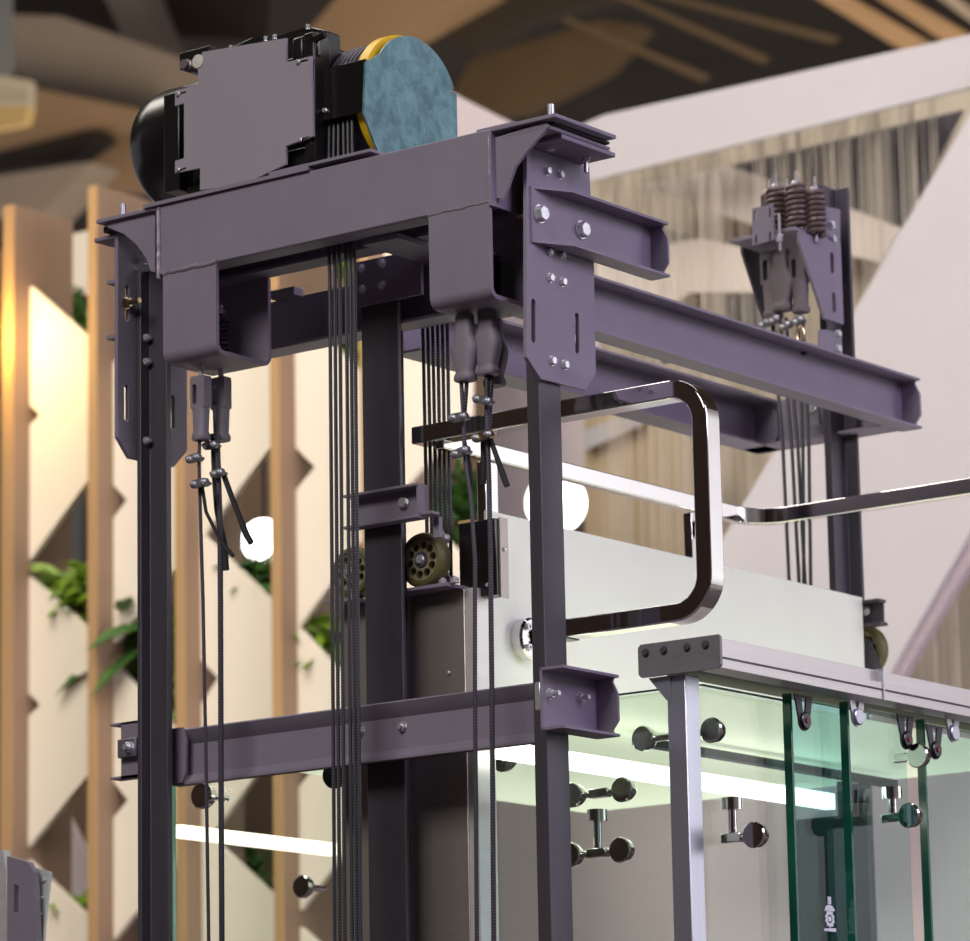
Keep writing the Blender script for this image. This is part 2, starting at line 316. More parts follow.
# ---------------------------------------------------------------- guide rails
def rail(name,label,xf,poly):
    return tag(MB().prism(poly,'z',0,xf).build(name,rail_m,bevel=.0015),label,'guide rail')
ZA=4.36
XA=U(137,500,'y',0).x
rail('guide_rail','left front guide rail, dark T-shaped steel, behind the left springs bracket',ZA,[(XA,0),(XA+.014,0),(XA+.014,.036),(XA+.075,.036),(XA+.075,.054),(XA+.014,.054),(XA+.014,.09),(XA,.09)])
rail('guide_rail','right front guide rail, dark T-shaped steel, under the slotted purple plate',ZA,[(0,0),(0,.09),(-.014,.09),(-.014,.054),(-.066,.054),(-.066,.036),(-.014,.036),(-.014,0)])
xb0=U(363,450,'y',.2).x;xb1=U(400,450,'y',.2).x;xm=(xb0+xb1)/2
rail('guide_rail','central guide rail between the long ropes and the thin ropes',4.26,[(xb0,.2),(xb1,.2),(xb1,.212),(xm+.008,.212),(xm+.008,.29),(xm-.008,.29),(xm-.008,.212),(xb0,.212)])
xd0=U(827,450,'y',2.3).x;xd1=U(857,450,'y',2.3).x;xn=(xd0+xd1)/2
zd=U(835,190,'y',2.3).z
rail('guide_rail','far right guide rail carrying the spring assembly',zd,[(xd0,2.3),(xd0,2.312),(xd1,2.312),(xd1,2.3),(xn+.012,2.3),(xn+.012,2.22),(xn-.012,2.22),(xn-.012,2.3)])
for q in((150,272),(150,308),(150,322),(150,440),(150,342),(150,365)):
    pass
# clip bolts on the left rail
# ---------------------------------------------------------------- machine beams
zb,zt=4.290,4.478;x0=U(160,240,'y',-.12).x;x1=U(490,170,'y',-.12).x
t=thing('machine_beam','long grey-violet front machine beam spanning the two front rails under the motor','beam',((x0+x1)/2,-.1,zb))
MB().box(x0,x1,-.12,-.108,zb,zt).build('web',paint,t,bevel=.003)
MB().box(x0,x1,-.108,-.05,zt-.01,zt).build('top_flange',paint,t);MB().box(x0,x1,-.108,-.05,zb,zb+.01).build('bottom_flange',paint,t)
def wavy(b,a,c,n,r,seed):
    rr=random.Random(seed);P=[Vector(a).lerp(Vector(c),i/n)+Vector((0,0,rr.uniform(-.002,.002))) for i in range(n+1)]
    return b.tube(P,[r*rr.uniform(.8,1.25) for _ in P],8)
b=MB();wavy(b,(x0,-.121,zb),(x0+.2,-.121,zb),26,.006,2);wavy(b,(x0-.003,-.122,zb-.01),(x0-.003,-.122,zt-.015),26,.0055,3)
wavy(b,(U(428,212,'y',-.12).x,-.121,zb),(x1,-.121,zb),24,.0035,4);wavy(b,(x1,-.121,zb-.01),(x1,-.121,zt-.02),20,.004,5);b.build('weld_bead',mat('weld',srgb(138,128,140),.4,.2,.2,(80,80,80)),t)
# stand-off plates under the motor
MB().box(U(245,170,'y',-.12).x-.35,U(310,160,'y',-.12).x-.0,-.13,.05,zt,zt+.010).build('motor_plate',paint,t)
MB().box(U(270,160,'y',-.12).x,U(372,150,'y',-.12).x,-.125,.05,zt+.012,zt+.02).build('shim_plate',paint,t)
MB().box(x1-.055,x1+.06,-.1,.08,zt+.001,zt+.012).build('end_pad',paint,t)
# right end bracket
def endbracket(side):
    if side>0:
        xs=x1;xe=U(555,113,'y',-.12).x;lab='right_end'
        gp=[(494,138),(546,122),(549,126),(530,147),(515,166),(508,185),(503,199),(493,197)]
    else:
        xs=x0;xe=U(96,223,'y',-.12).x
        gp=[(155,208),(108,220),(107,227),(124,234),(136,244),(145,256),(151,271),(155,272)]
    zz=zt+.002;a,c=min(xs,xe),max(xs,xe)
    MB().box(a,c,-.12,.14 if side>0 else .115,zz-.010,zz).build('end_top_plate',paint,t,bevel=.001)
    MB().prism(PY(gp,-.105),'y',-.105,-.095).build('gusset',paint,t)
    s=side;xx=xs+s*.006
    MB().box(min(xx,xs),max(xx,xs)+0.001,-.125,.1,zb-.012,zt-.004).build('end_plate',paint,t,bevel=.001)
endbracket(1);endbracket(-1)
t=thing('machine_beam','rear machine beam half hidden behind the front beam above the spring boxes','beam',((x0+x1)/2,.1,zb))
MB().box(x0,x1,.088,.1,zb,zt).build('web',paint,t);MB().box(x0,x1,.03,.088,zb,zb+.008).build('bottom_flange',paint,t);MB().box(x0,x1,.03,.088,zt-.01,zt).build('top_flange',paint,t)
xq0=U(343,240,'y',-.1).x;xq1=U(378,228,'y',-.1).x
tag(MB().box(xq0+.02,xq1+.02,-.045,.33,zb-.016,zb-.003).build('tie_plate',paint),'flat violet tie plate joining the two machine beams beside the long ropes','plate')
tag(MB().box(U(270,285,'y',.2).x,U(294,280,'y',.2).x,.2,.24,U(282,297,'y',.2).z,zb-.003).build('spacer_block',paint,bevel=.002),'small grey spacer block behind the left spring box','block')
# ---------------------------------------------------------------- spring boxes
def sbox(xl,xr,label):
    t=thing('spring_box',label,'bracket box',((xl+xr)/2,-.01,4.045),'bent plate boxes under the machine beam')
    zc=4.045;y0,y1=-.122,.100;th=.012;r=.03
    o=[(y0,zb-.002)]
    for i in range(7): a=math.pi+math.pi/2*i/6;o.append((y0+r+r*math.cos(a),zc+r+r*math.sin(a)))
    for i in range(7): a=1.5*math.pi+math.pi/2*i/6;o.append((y1-r+r*math.cos(a),zc+r+r*math.sin(a)))
    o.append((y1,zb-.002));o.append((y1-th,zb-.002));ri=r-th
    for i in range(7): a=2*math.pi-math.pi/2*i/6;o.append((y1-r+ri*math.cos(a),zc+r+ri*math.sin(a)))
    for i in range(7): a=1.5*math.pi-math.pi/2*i/6;o.append((y0+r+ri*math.cos(a),zc+r+ri*math.sin(a)))
    o.append((y0+th,zb-.002))
    MB().prism(o,'x',xl,xr).build('bent_plate',paint,t,smooth=35)
    b=MB();wavy(b,(xl,y1-.03,zc+.014),(xl,y1-.006,zc+.05),6,.004,1)
    MB().box(xl+.03,xr-.03,y0+th,y1-th,zc+th,zc+th+.008).build('base_washer',paint,t)
    return t
bl=(U(163,300,'y',-.122).x,U(216,300,'y',-.122).x);br=(U(429,250,'y',-.122).x,U(490,250,'y',-.122).x)
sbox(*bl,'left bent-plate spring box hanging below the left end of the machine beam')
sbox(*br,'right bent-plate spring box hanging below the right end of the machine beam')
# ---------------------------------------------------------------- socket + spring + rope sets
def loft(b,secs,x,y,z,n=20,e=.6):
    """stack of rounded-rectangle rings: (dz, half width, half depth)"""
    v=[]
    for dz,hw,hd in secs:
        for k in range(n):
            a=2*math.pi*(k+.5)/n;c,s_=math.cos(a),math.sin(a)
            v.append((x+hw*math.copysign(abs(c)**e,c),y+hd*math.copysign(abs(s_)**e,s_),z+dz))
    m=len(secs);f=[(i*n+k,i*n+(k+1)%n,(i+1)*n+(k+1)%n,(i+1)*n+k) for i in range(m-1) for k in range(n)]
    return b.add(v,f+[tuple(range(n)),tuple((m-1)*n+k for k in reversed(range(n)))])
def socket(par,x,y,z,kind,m=cast,s=1.0):
    """kind 0 slim with long window, 1 flared"""
    b=MB()
    if kind==0:
        o=[(-.022,0),(.022,0),(.024,-.01),(.024,-.085),(-.024,-.085),(-.025,-.012)]
        b.prism([(x+a*s,z+c*s) for a,c in o],'y',y-.015*s,y+.015*s,[[(x+a*s,z+c*s) for a,c in slot((-.010,-.068),(-.010,-.028),.007)]])
        S=[(-.078,.0243,.0155),(-.092,.022,.017),(-.15,.0185,.017),(-.156,.022,.02),(-.166,.0235,.021),(-.172,.021,.019)]
    else:
        S=[(0,.021,.014),(-.006,.024,.016),(-.052,.025,.017),(-.072,.034,.019),(-.086,.039,.020),(-.098,.038,.021),(-.145,.024,.019),(-.153,.024,.019),(-.158,.028,.022),(-.168,.029,.023),(-.173,.026,.02)]
    loft(b,[(a*s,c*s,d*s) for a,c,d in S],x,y,z)
    b.build('wedge_socket',m,par,smooth=42)
clipm=mat('clip_steel',srgb(128,124,134),.35,.6,.15)
def clip(par,x,y,z,ang=0,w=.036,m=clipm,nutax=(0,-1,0)):
    b=MB();c,s=math.cos(ang),math.sin(ang);hw=w/2;pts=[]
    for i in range(9):a=-math.pi/2+math.pi*i/8;pts.append((hw*.75+.011*math.cos(a),.011*math.sin(a)))
    for i in range(9):a=math.pi/2+math.pi*i/8;pts.append((-hw*.75+.011*math.cos(a),.011*math.sin(a)))
    P=[(x+a*c-e*s,z+a*s+e*c) for a,e in pts]
    b.prism(P,'y',y-.018,y-.008)
    b.tube([(x-hw*.75*c,y-.01,z-hw*.75*s),(x-hw*.6*c,y+.012,z-hw*.6*s),(x,y+.018,z),(x+hw*.6*c,y+.012,z+hw*.6*s),(x+hw*.75*c,y-.01,z+hw*.75*s)],.0045,8)
    o=b.build('rope_clip',m,par)
    for sg in(-1,1): 
        p=(x+sg*hw*.7*c,y-.018,z+sg*hw*.7*s);bolt(o,p,(0,-1,0),.0075,.006,True,zinc,.007,'nut')
    return o
GR='ropes ending in sockets under the spring boxes'
def hangset(px,y,ztop_s,zsock,kind,rodtop,label,clips,ropepts,tails,spr=None,r=.0052):
    c=U(px,400,'y',y);x=c.x
    t=thing('rope_hitch','hitch: '+label if 0 else label,'rope hitch',(x,y,zsock-.17),'spring-loaded rope hitches')
    MB().cyl((x,y,zsock-.004),(x,y,rodtop),.0075,12).build('threaded_rod',zinc,t)
    if spr:MB().coil((x,y),.019,.0058,spr[0],spr[1],9).build('spring',spring,t);bolt(t,(x,y,spr[1]+.004),(0,0,1),.014,.012,True,zinc,0,'nut')
    socket(t,x,y,zsock,kind)
    return x
def ropething(label,path,clips,tails,r=.0058,twin=None):
    t=thing('wire_rope',label,'rope',path[-1],GR)
    MB().tube(path,r,10).build('strand',rope_m,t)
    if twin:MB().tube(twin,r,10).build('return_strand',rope_m,t)
    for c in clips: clip(t,*c)
    for p in tails:MB().tube(p,[r]*(len(p)-2)+[r*1.25,r*1.2],9).build('rope_tail',blackt,t)
def py_(px,py,y):v=U(px,py,'y',y);return (v.x,v.y,v.z)
# left pair
z1=U(201,380,'y',-.02).z;z2=U(219,375,'y',.0).z
hangset(201,-.05,0,z1,0,4.16,'slimmer left wedge socket under the left spring box',None,None,None)
hangset(221,.03,0,z2,0,4.22,'right-hand wedge socket and spring of the left spring box',None,None,None,spr=(4.075,4.19))
# right three
z3=U(466,314,'y',-.04).z;z4=U(488,308,'y',-.02).z
hangset(466,-.04,0,z3,1,4.16,'left flared wedge socket under the right spring box',None,None,None)
hangset(489,-.02,0,z4,1,4.16,'middle flared wedge socket under the right spring box',None,None,None)
hangset(495,.055,0,z4-.01,1,4.22,'rear flared wedge socket and spring of the right spring box',None,None,None,spr=(4.08,4.2))
YL=-.05
ropething('thin rope hanging below the slimmer left socket, left of its pair',[py_(200,434,YL),py_(199,460,YL),py_(200,500,YL),py_(203,600,YL),py_(206,760,YL),py_(209,960,YL)],
  [(*[U(197,459,'y',YL)[i] for i in range(3)],.1),(*[U(203,484,'y',YL-.01)[i] for i in range(3)],.05,.05)],[[py_(202,485,YL),py_(206,512,YL),py_(218,536,YL),py_(226,548,YL),py_(233,556,YL)]],r=.0048)
ropething('thicker rope hanging below the right-hand left socket',[py_(217,434,0),py_(218,460,0),py_(220,520,0),py_(220.5,600,0),py_(221,760,0),py_(222,960,0)],
  [(*[U(214,446,'y',-.005)[i] for i in range(3)],0),(*[U(221,474,'y',-.005)[i] for i in range(3)],.1,.03)],[[py_(224,476,0),py_(232,498,0),py_(240,518,0),py_(247,536,0),py_(251,543,0)],[py_(214,470,.01),py_(217,510,.01),py_(224,545,.01),py_(226,570,.01)]],r=.0075,
  twin=[py_(213,434,.012),py_(214,465,.012),py_(219,520,.012)])
ropething('thin rope with two flat clips below the left flared socket, bowing right',[py_(461,378,-.04),py_(463,410,-.04),py_(464,440,-.04),py_(466,465,-.04),py_(471,500,-.04),py_(475,560,-.04),py_(475,700,-.04),py_(477,960,-.04)],
  [(*[U(462,418,'y',-.045)[i] for i in range(3)],-.02,.046),(*[U(464,453,'y',-.045)[i] for i in range(3)],.2,.046)],[[py_(464,440,-.03),py_(469,465,-.03),py_(470,492,-.03)]],r=.0055,
  twin=[py_(467,378,-.035),py_(466,395,-.035),py_(464,420,-.035)])
ropething('straight rope with side clips below the middle flared socket',[py_(487,374,-.02),py_(487,420,-.02),py_(489,480,-.02),py_(490.5,560,-.02),py_(492,700,-.02),py_(494,960,-.02)],
  [(*[U(486,401,'y',-.03)[i] for i in range(3)],-.3,.05,clipm),(*[U(486,437,'y',-.03)[i] for i in range(3)],.1,.055,brass)],[[py_(490,438,-.02),py_(496,455,-.02),py_(503,475,-.02),py_(507,486,-.02)],[py_(483,440,-.01),py_(484,465,-.01),py_(483,484,-.01)]],r=.0066,
  twin=[py_(492,376,-.01),py_(490,400,-.01),py_(489,440,-.01)])
# ---------------------------------------------------------------- traction machine
SX0,SX1=-.653,-.545;SY,SZ,SR=.145,4.695,.178
t=thing('traction_machine','black lift traction machine with round blue-grey guard on top of the beam','lift motor',(-.85,.14,zt))
bx0=U(170,100,'y',-.06).x;bx1=U(328,100,'y',-.06).x
# motor drum
MB().lathe((-1.345,.145,4.712),(1,0,0),[(-.018,.02),(-.018,.13),(-.010,.155),(.01,.168),(.05,.175),(.25,.175),(.27,.17),(.3,.17)],64).build('motor_drum',blackm,t,smooth=25)
MB().prism(slot((-1.425,4.78),(-1.43,4.862),.012),'y',.14,.15,[slot((-1.4305,4.858),(-1.43,4.862),.005)]).build('lifting_eye',black,t)
# housing frame around the grey plate
MB().box(bx0,-.70,-.02,.36,zt+.06,4.835).build('housing',blackm,t,bevel=.006)
MB().box(bx0-.01,bx0+.045,-.075,-.02,zt+.05,4.80).build('housing_frame',black,t,bevel=.003)
MB().box(bx1-.06,bx1-.025,-.085,-.02,zt+.04,4.865).build('housing_frame',black,t,bevel=.003)
MB().box(bx0+.05,bx1-.08,-.05,.33,zt+.012,zt+.06).build('foot',black,t,bevel=.003)
MB().box(bx1-.17,bx1-.03,-.06,.33,zt+.02,zt+.09).build('foot',black,t,bevel=.003)
pts=[(202,59),(202,52),(286,38),(286,62),(296,60),(311,56),(313,136),(286,146),(286,164),(244,184),(200,190),(200,168),(175,173),(175,161),(184,158),(184,103),(175,106),(175,91),(198,84),(198,60)]
MB().prism(PY(pts,-.10),'y',-.10,-.092,[PY([(298,61),(308,59),(308,61),(298,63)],-.1),PY([(299,139),(309,136),(309,138),(299,141)],-.1),PY([(177,93),(186,91),(186,93),(177,95)],-.1),PY([(177,170),(186,167),(186,169),(177,172)],-.1)]).build('cover_plate',plateg,t,smooth=0)
for q in((298,62),(300,140),(178,94),(178,170)):bolt(t,U(*q,'y',-.102),(0,-1,0),.006,.005,name='screw')
# terminal box at top left, with gland and white plug
MB().prism(PY([(179,70),(179,53),(210,45),(212,62),(198,68)],-.06),'y',-.06,.12).build('terminal_box',black,t,bevel=.004)
p=U(183,64,'y',-.11);MB().lathe(p,(0,1,0),[(0,.009),(0,.013),(.012,.013),(.014,.017),(.03,.017),(.03,.011),(.06,.011)],20).build('cable_gland',mat('gland_grey',srgb(120,110,112),.4,.5),t)
p=U(197,61,'y',-.105);MB().lathe(p,(0,1,0),[(0,.005),(.002,.019),(.01,.019)],24).build('blanking_plug',mat('plug_white',srgb(190,190,180),.5),t)
# fan strips on top
for P_ in([(226,66),(231,47),(250,38),(268,35),(272,66)],[(270,66),(274,37),(292,31),(309,26),(328,31),(330,66)]):
    MB().prism(PY(P_,.0),'y',.0,.05).build('fan_shroud',black,t,bevel=.003)
for q in((231,47),(266,38),(275,36),(308,26)):
    v=U(*q,'y',.0);bolt(t,(v.x,.0,v.z-.01),(0,0,1),.006,.012,name='fan_screw')
# brake block
MB().box(bx1-.12,-.70,-.06,.3,4.80,4.872).build('brake_block',black,t,bevel=.006)
MB().box(bx1-.075,bx1-.02,-.075,-.06,4.80,4.865).build('brake_lever',blackm,t,bevel=.003)
MB().cyl((bx1-.05,-.08,4.84),(bx1+.01,-.08,4.85),.009,12).build('brake_pin',blackm,t)
# sheave with grooves, yellow rim
prof=[(0,.05),(0,SR-.004)]
for k in range(6):
    h=.0064+k*.0147;prof+=[(h,SR-.004),(h+.003,SR-.012),(h+.0083,SR-.018),(h+.0127,SR-.012),(h+.0147,SR-.004)]
prof+=[(SX1-SX0,SR-.004),(SX1-SX0,.05)]
sh=MB().lathe((SX0,SY,SZ),(1,0,0),prof,72).build('sheave',darkst,t)
MB().lathe((SX1-.002,SY,SZ),(1,0,0),[(0,SR-.05),(0,SR+.006),(.03,SR+.006),(.032,SR-.0),(.032,SR-.05)],72).build('sheave_rim',yellow,sh,smooth=40)
MB().cyl((-.72,SY,SZ),(SX0+.02,SY,SZ),.09,32).build('shaft_housing',black,t)
# guard: black band in front + blue plate
gx=SX1+.048
gy0=U(362,100,'x',gx).y
outer=PX([(364,62),(378,45),(396,37),(415,40),(430,50),(441,67),(448,91),(455,93),(455,131),(430,139),(383,151),(374,140),(366,122),(362,112)],gx)
def smoothpts(P,keep):return P
arc=[]
for i in range(0,27):
    a=math.radians(148-i*5.2);arc.append((SY+.008+.176*math.cos(a),SZ+.012+.166*math.sin(a)))
lo=PX([(448,92),(455,94)],gx);lo+=[(lo[1][0],zt+.014),(PX([(383,150)],gx)[0][0],zt+.014)]+PX([(372,141),(362,114)],gx)
arc=[p for p in arc if p[0]<=lo[0][0]-.002 or p[1]>lo[0][1]]
arc=[PX([(364,63)],gx)[0]]+arc+lo
MB().prism(arc,'x',gx,gx+.006).build('guard_plate',blue,t,smooth=0)
gb=PY([(319,72),(364,62),(364,112),(319,122)],-.045)
MB().box(U(317,90,'y',-.045).x-.012,gx,-.052,-.045,U(340,118,'y',-.045).z,U(340,66,'y',-.045).z).build('guard_band',blackm,t,bevel=.001)
MB().box(U(322,80,'y',-.045).x-.01,U(322,80,'y',-.045).x+.0,-.052,.1,U(340,118,'y',-.045).z,U(340,66,'y',-.045).z).build('guard_arm',black,t)
bolt(t,(U(324,117,'y',-.053).x+.004,-.053,SZ-.04),(0,-1,0),.006,.005,name='screw')
# ---------------------------------------------------------------- six suspension ropes over the sheave
pf=[330,335,340,346.5,351,355];gl='leftmost second third fourth fifth rightmost'.split()
zlow=.4
for k in range(6):
    xg=SX0+.0147+.0147*k;r=.005;R=SR-.008
    xf=U(pf[k]+.0,300,'y',-.03).x;xbk=U(424.5+4.9*k,420,'y',.33).x
    path=[(U(pf[k]-(-1 if k<3 else 1)*0+7-(2 if k<3 else 1),960,'y',-.03).x,-.03,U(340,960,'y',-.03).z),(xf,-.03,4.2),(xf,-.033,4.40)]
    for i in range(0,19):
        a=math.pi-math.pi*i/18;path.append((xg,SY+R*math.cos(a),SZ+R*math.sin(a)))
    path+=[(xbk,.325,4.3),(xbk+.0,.33,4.1),(U(428+4.6*k,575,'y',.36).x,.36,U(435,600,'y',.36).z)]
    tag(MB().tube(path,r,10).build('suspension_rope',rope_m),'%s of the six long ropes running over the sheave'%gl[k],'rope','suspension ropes over the sheave')
# ---------------------------------------------------------------- right rail bracket (purple plate)
t=thing('rail_plate','tall violet slotted plate bolted to the right front rail','bracket plate',(.02,.065,3.85))
o=PX([(527,150),(527,357),(541,379),(586,390),(596,373),(594,262),(589,150)],.014)
S=[slot(PX([(535.5,339)],.02)[0],PX([(535.5,302)],.02)[0],.009),slot(PX([(579.5,350)],.02)[0],PX([(579,316)],.02)[0],.009)]
ztp=U(553,132,'y',-.076).z+.001
ya,yb=o[0][0],o[-1][0]
o=[(ya,ztp-.01)]+o[1:-1]+[(yb,ztp-.01)]
MB().prism(o,'x',.002,.014,S).build('plate',paint,t,bevel=.001,smooth=0)
yfl=U(615,157,'x',.12).y
MB().box(.002,.122,ya,yfl,ztp-.012,ztp).build('top_flange',paint,t,bevel=.002)
for q,rr in(((546.5,171),.010),((559.5,175),.010),((548.5,252),.009),((561.5,255),.009),((549.5,278),.0105),((562,282),.0105),((551.5,361),.011),((564,365),.011)):
    bolt(t,U(*q,'x',.014),(1,0,0),rr,.009)
bolt(t,(.055,ya+.045,ztp-.012),(0,0,-1),.011,.008);bolt(t,(.065,yfl-.05,ztp-.012),(0,0,-1),.011,.01,True,zinc,.03)
bolt(t,(-.0,ya+.02,U(522,213,'x',0).z),(-1,0,0),.012,.012,True,brass,.02)
t=thing('rubber_pad','black rubber isolation pad with bent violet tray on the right rail bracket','rubber pad',(.05,.06,ztp))
xr0=U(525,150,'y',-.1).x
MB().box(.0,.128,-.09,.15,ztp+.0135,zt-.008).build('pad',rubber,t,bevel=.003)
MB().prism([(-.105,ztp+.001),(.155,ztp+.001),(.16,ztp+.004),(.16,ztp+.011),(-.085,ztp+.013),(-.09,ztp+.010),(-.105,ztp+.008)],'x',-.01,.122).build('tray',paint,t,bevel=.003)
sx_=U(551,112,'y',-.08).x
tag(MB().cyl((sx_,-.08,zt+.002),(sx_,-.08,zt+.040),.0085,14).build('stud',zinc),'bare threaded stud standing on the right end of the machine beam','stud')
# ---------------------------------------------------------------- channels (Y direction)
def channelY(name,label,x,side,y0,y1,z0,z1,d,th=.007,holesbolts=(),endcap=True,cham=.0,m=paint,near=False):
    """web at x, flanges reach side*d"""
    t=thing(name,label,'channel beam',(x,(y0+y1)/2,z0))
    MB().box(min(x,x+side*th),max(x,x+side*th),y0,y1,z0,z1).build('web',m,t,bevel=.001)
    for za,zb_,n in((z1-th,z1,'top_flange'),(z0,z0+th,'bottom_flange')):
        fx0=x+side*th*.5
        pts=[(fx0,y0),(x+side*d,y0+cham),(x+side*d,y1),(fx0,y1)]
        MB().prism(pts,'z',za,zb_).build(n,m,t)
    if endcap:
        k=.12*(z1-z0);xe=x+side*(d-.004);xi=x+side*(d-.018)
        pts=[(x,z0+th),(xe-side*.012,z0+th),(xe-side*.014,z0+k*1.0),(xe+side*.004,z0+k*2.2),(xe+side*.004,z1-k*2.6),(xe-side*.012,z1-k*.9),(xe-side*.010,z1-th),(x,z1-th)]
        ye=y0 if near else y1-.008
        MB().prism(pts,'y',ye,ye+.008).build('end_plate',m,t)
    return t
zc0,zc1=4.190,4.336
t=channelY('bolted_channel','short violet channel bolted across the right slotted plate',.014,1,U(530,190,'x',.014).y,U(650,240,'x',.014).y,zc0,zc1,.06,cham=.10)
for q in((539.5,214),(581,230)):bolt(t,U(*q,'x',.022),(1,0,0),.0205,.016)
t=channelY('bolted_channel','short channel ends left of the left rail, mirrored outer bracket',XA-.014,-1,-.0,.55,zc0-.13,zc1-.13,.05,near=True,endcap=False) if 0 else None
P1x,P2x=-.39,-.90;pz0,pz1=4.15,4.305;ye=2.37
t=channelY('frame_channel','long violet channel beam running back to the right above the handrail',P1x,1,.28,ye,pz0,pz1,.07)
for q in((804,349),):bolt(t,U(803,352,'x',P1x+.01),(1,0,0),.009,.008,True,blackm)
channelY('frame_channel','second long channel running back, lower and partly hidden under the first',P2x,1,.56,ye-.032,pz0,pz1,.09,m=paint)
# cross beams (X direction)
tag(MB().box(P2x-.03-.25,P1x+.02,.29,.30,pz0-.02,pz1-.02).box(P2x-.28,P1x+.02,.22,.30,pz0-.02,pz0-.012).build('cross_channel',paint,bevel=.001),'dark cross channel behind the central rail head and springs','channel beam')
fcb=tag(MB().box(P2x,P1x,ye-.02-.008,ye-.02,pz0,pz1).box(P2x+.01,P1x-.0,ye-.11,ye-.02,pz0,pz0+.008).build('cross_channel',paint),'far cross channel joining the two long channels at the back','channel beam')
bolt(fcb,U(666,357,'y',ye-.03),(0,-1,0),.02,.008,True,zinc)
# rail head plate with four bolts
t=thing('rail_head_plate','violet plate with four bolts on top of the central rail','bracket plate',(-.62,.19,4.19))
xa,xc=U(356,280,'y',.185).x,U(421,280,'y',.185).x
MB().box(xa,xc,.185,.197,4.188,4.310).build('plate',paint,t,bevel=.001)
MB().box(xa,xc,.197,.29,4.30,4.31).build('top_flange',paint,t)
for q in((361,268),(382,263),(362,289),(382,285)):bolt(t,U(*q,'y',.185),(0,-1,0),.0115,.009,True,darkst and zinc,.006)
t=thing('hanger_strap','narrow slotted violet strap right of the rail head plate','strap',(-.5,.24,4.24))
xs=U(423,262,'y',.24).x
MB().box(xs,xs+.03,.24,.246,4.22,4.31).build('strap',paint,t)
# ---------------------------------------------------------------- lower cross beam
lx0,lx1=U(172,755,'y',.1).x,U(535,720,'y',.1).x
zl0,zl1=2.963,3.112;zo=.018
t=thing('cross_beam','lower grey-violet cross beam between the two front rails','beam',((lx0+lx1)/2,.13,zl0))
MB().prism([(.115,zl0+.02),(.13,zl0),(.19,zl0),(.19,zl1),(.115,zl1),(.100,zl1-.01),(.100,zl0+.01)],'x',lx0,lx1).build('channel',paint,t,bevel=.001) if 0 else None
MB().box(lx0,lx1,.122,.13,zl0,zl1).box(lx0,lx1,.125,.19,zl1-.008,zl1).box(lx0,lx1,.10,.13,zl0,zl0+.006).prism([(.100,zl1-.004),(.104,zl1),(.13,zl1),(.13,zl1-.045),(.122,zl1-.04)],'x',lx0,lx1).prism([(.100,zl0),(.13,zl0),(.13,zl0+.03),(.122,zl0+.028)],'x',lx0,lx1).build('channel',paint,t)
xw=U(187,755,'y',.1).x
MB().prism([(lx0-.02,zl0+.0),(xw-.01,zl0+.004),(xw+.004,zl0+.03),(xw+.006,zl1-.03),(xw-.008,zl1+.002),(lx0-.02,zl1+.002)],'y',.090,.0985).build('end_plate',paint,t)
for q in((361,731),(403,727)):bolt(t,U(*q,'y',.122),(0,-1,0),.012,.008,True,zinc,.01)
# left outer lower bracket
t=thing('rail_bracket','small channel bracket with a clamp bolt left of the left rail low down','bracket',(XA-.05,0,zl0))
a0=U(111,730,'y',.02).x;a1=U(122,730,'y',.02).x
MB().box(a1,XA+.0,.016,.024,zo+zl0+.004,zo+zl1+.004).build('web',paint,t);MB().box(a0,XA,.016,.06,zo+zl1-.002,zo+zl1+.004).build('top_flange',paint,t);MB().box(a0,XA,.016,.06,zo+zl0+.004,zo+zl0+.010).build('bottom_flange',paint,t)
MB().box(a1+.005,XA-.002,-.005,.016,zo+zl0+.055,zo+zl0+.105).build('rail_clip',mat('clip_grey',srgb(110,104,112),.4,.4),t,bevel=.003)
bolt(t,(XA-.022,-.005,zo+zl0+.08),(0,-1,0),.014,.012,True,zinc,.01)
# right outer lower bracket
t=channelY('rail_bracket','violet open-channel bracket with two bolts on the right rail low down',.003,1,-.03,U(598,700,'x',.01).y,2.968,3.122,.072,cham=.0)
t['category']='bracket'
for q in((549,694),(579,698)):bolt(t,U(*q,'x',.01),(1,0,0),.012,.01,True,zinc,.022)
MB().box(-.022,-.004,-.018,-.006,3.02,3.09).build('rail_clip',zinc,t,bevel=.003)
for q in((-.0,),):pass
# left rail plate
t=thing('rail_plate','tall grey slotted plate behind the left front rail with a big side bolt','bracket plate',(XA-.01,.065,3.85))
xp=XA-.004
o=PX([(118,240),(118,437),(130,458),(174,467),(187,451),(187,250)],xp)
S=[slot(PX([(126.5,418)],xp)[0],PX([(126.5,388)],xp)[0],.009),slot(PX([(172.5,426)],xp)[0],PX([(172.5,398)],xp)[0],.009),slot(PX([(127,318)],xp)[0],PX([(127,288)],xp)[0],.009)]
o[0]=(o[0][0],ztp-.01);o[-1]=(o[-1][0],ztp-.01)
MB().prism(o,'x',xp-.012,xp,S).build('plate',paint,t,bevel=.001,smooth=0)
xfl=U(94,241,'y',o[0][0]).x
MB().box(xfl,xp,o[0][0],o[-1][0],ztp-.012,ztp).build('top_flange',paint,t,bevel=.002)
bolt(t,U(126,303,'x',xp),(1,0,0),.014,.014,True,brass,.035)
for zz in((107,283),(106,338)):
    v=U(zz[0],zz[1],'y',.0);MB().box(v.x,xp-.012,.0,.008+.1,v.z-.004,v.z+.006).build('side_rib',paint,t)
for q in((145,260),(146,338),(146,362),(146,441)):bolt(t,U(*q,'x',XA+.014),(1,0,0),.010,.008,True,zinc,.008)
t=thing('rubber_pad','black rubber isolation pad under the left end of the machine beam','rubber pad',(XA-.05,.0,ztp))
MB().box(U(103,230,'y',-.09).x,xp+.01,-.09,.09,ztp+.001,zt-.010).build('pad',rubber,t,bevel=.003)
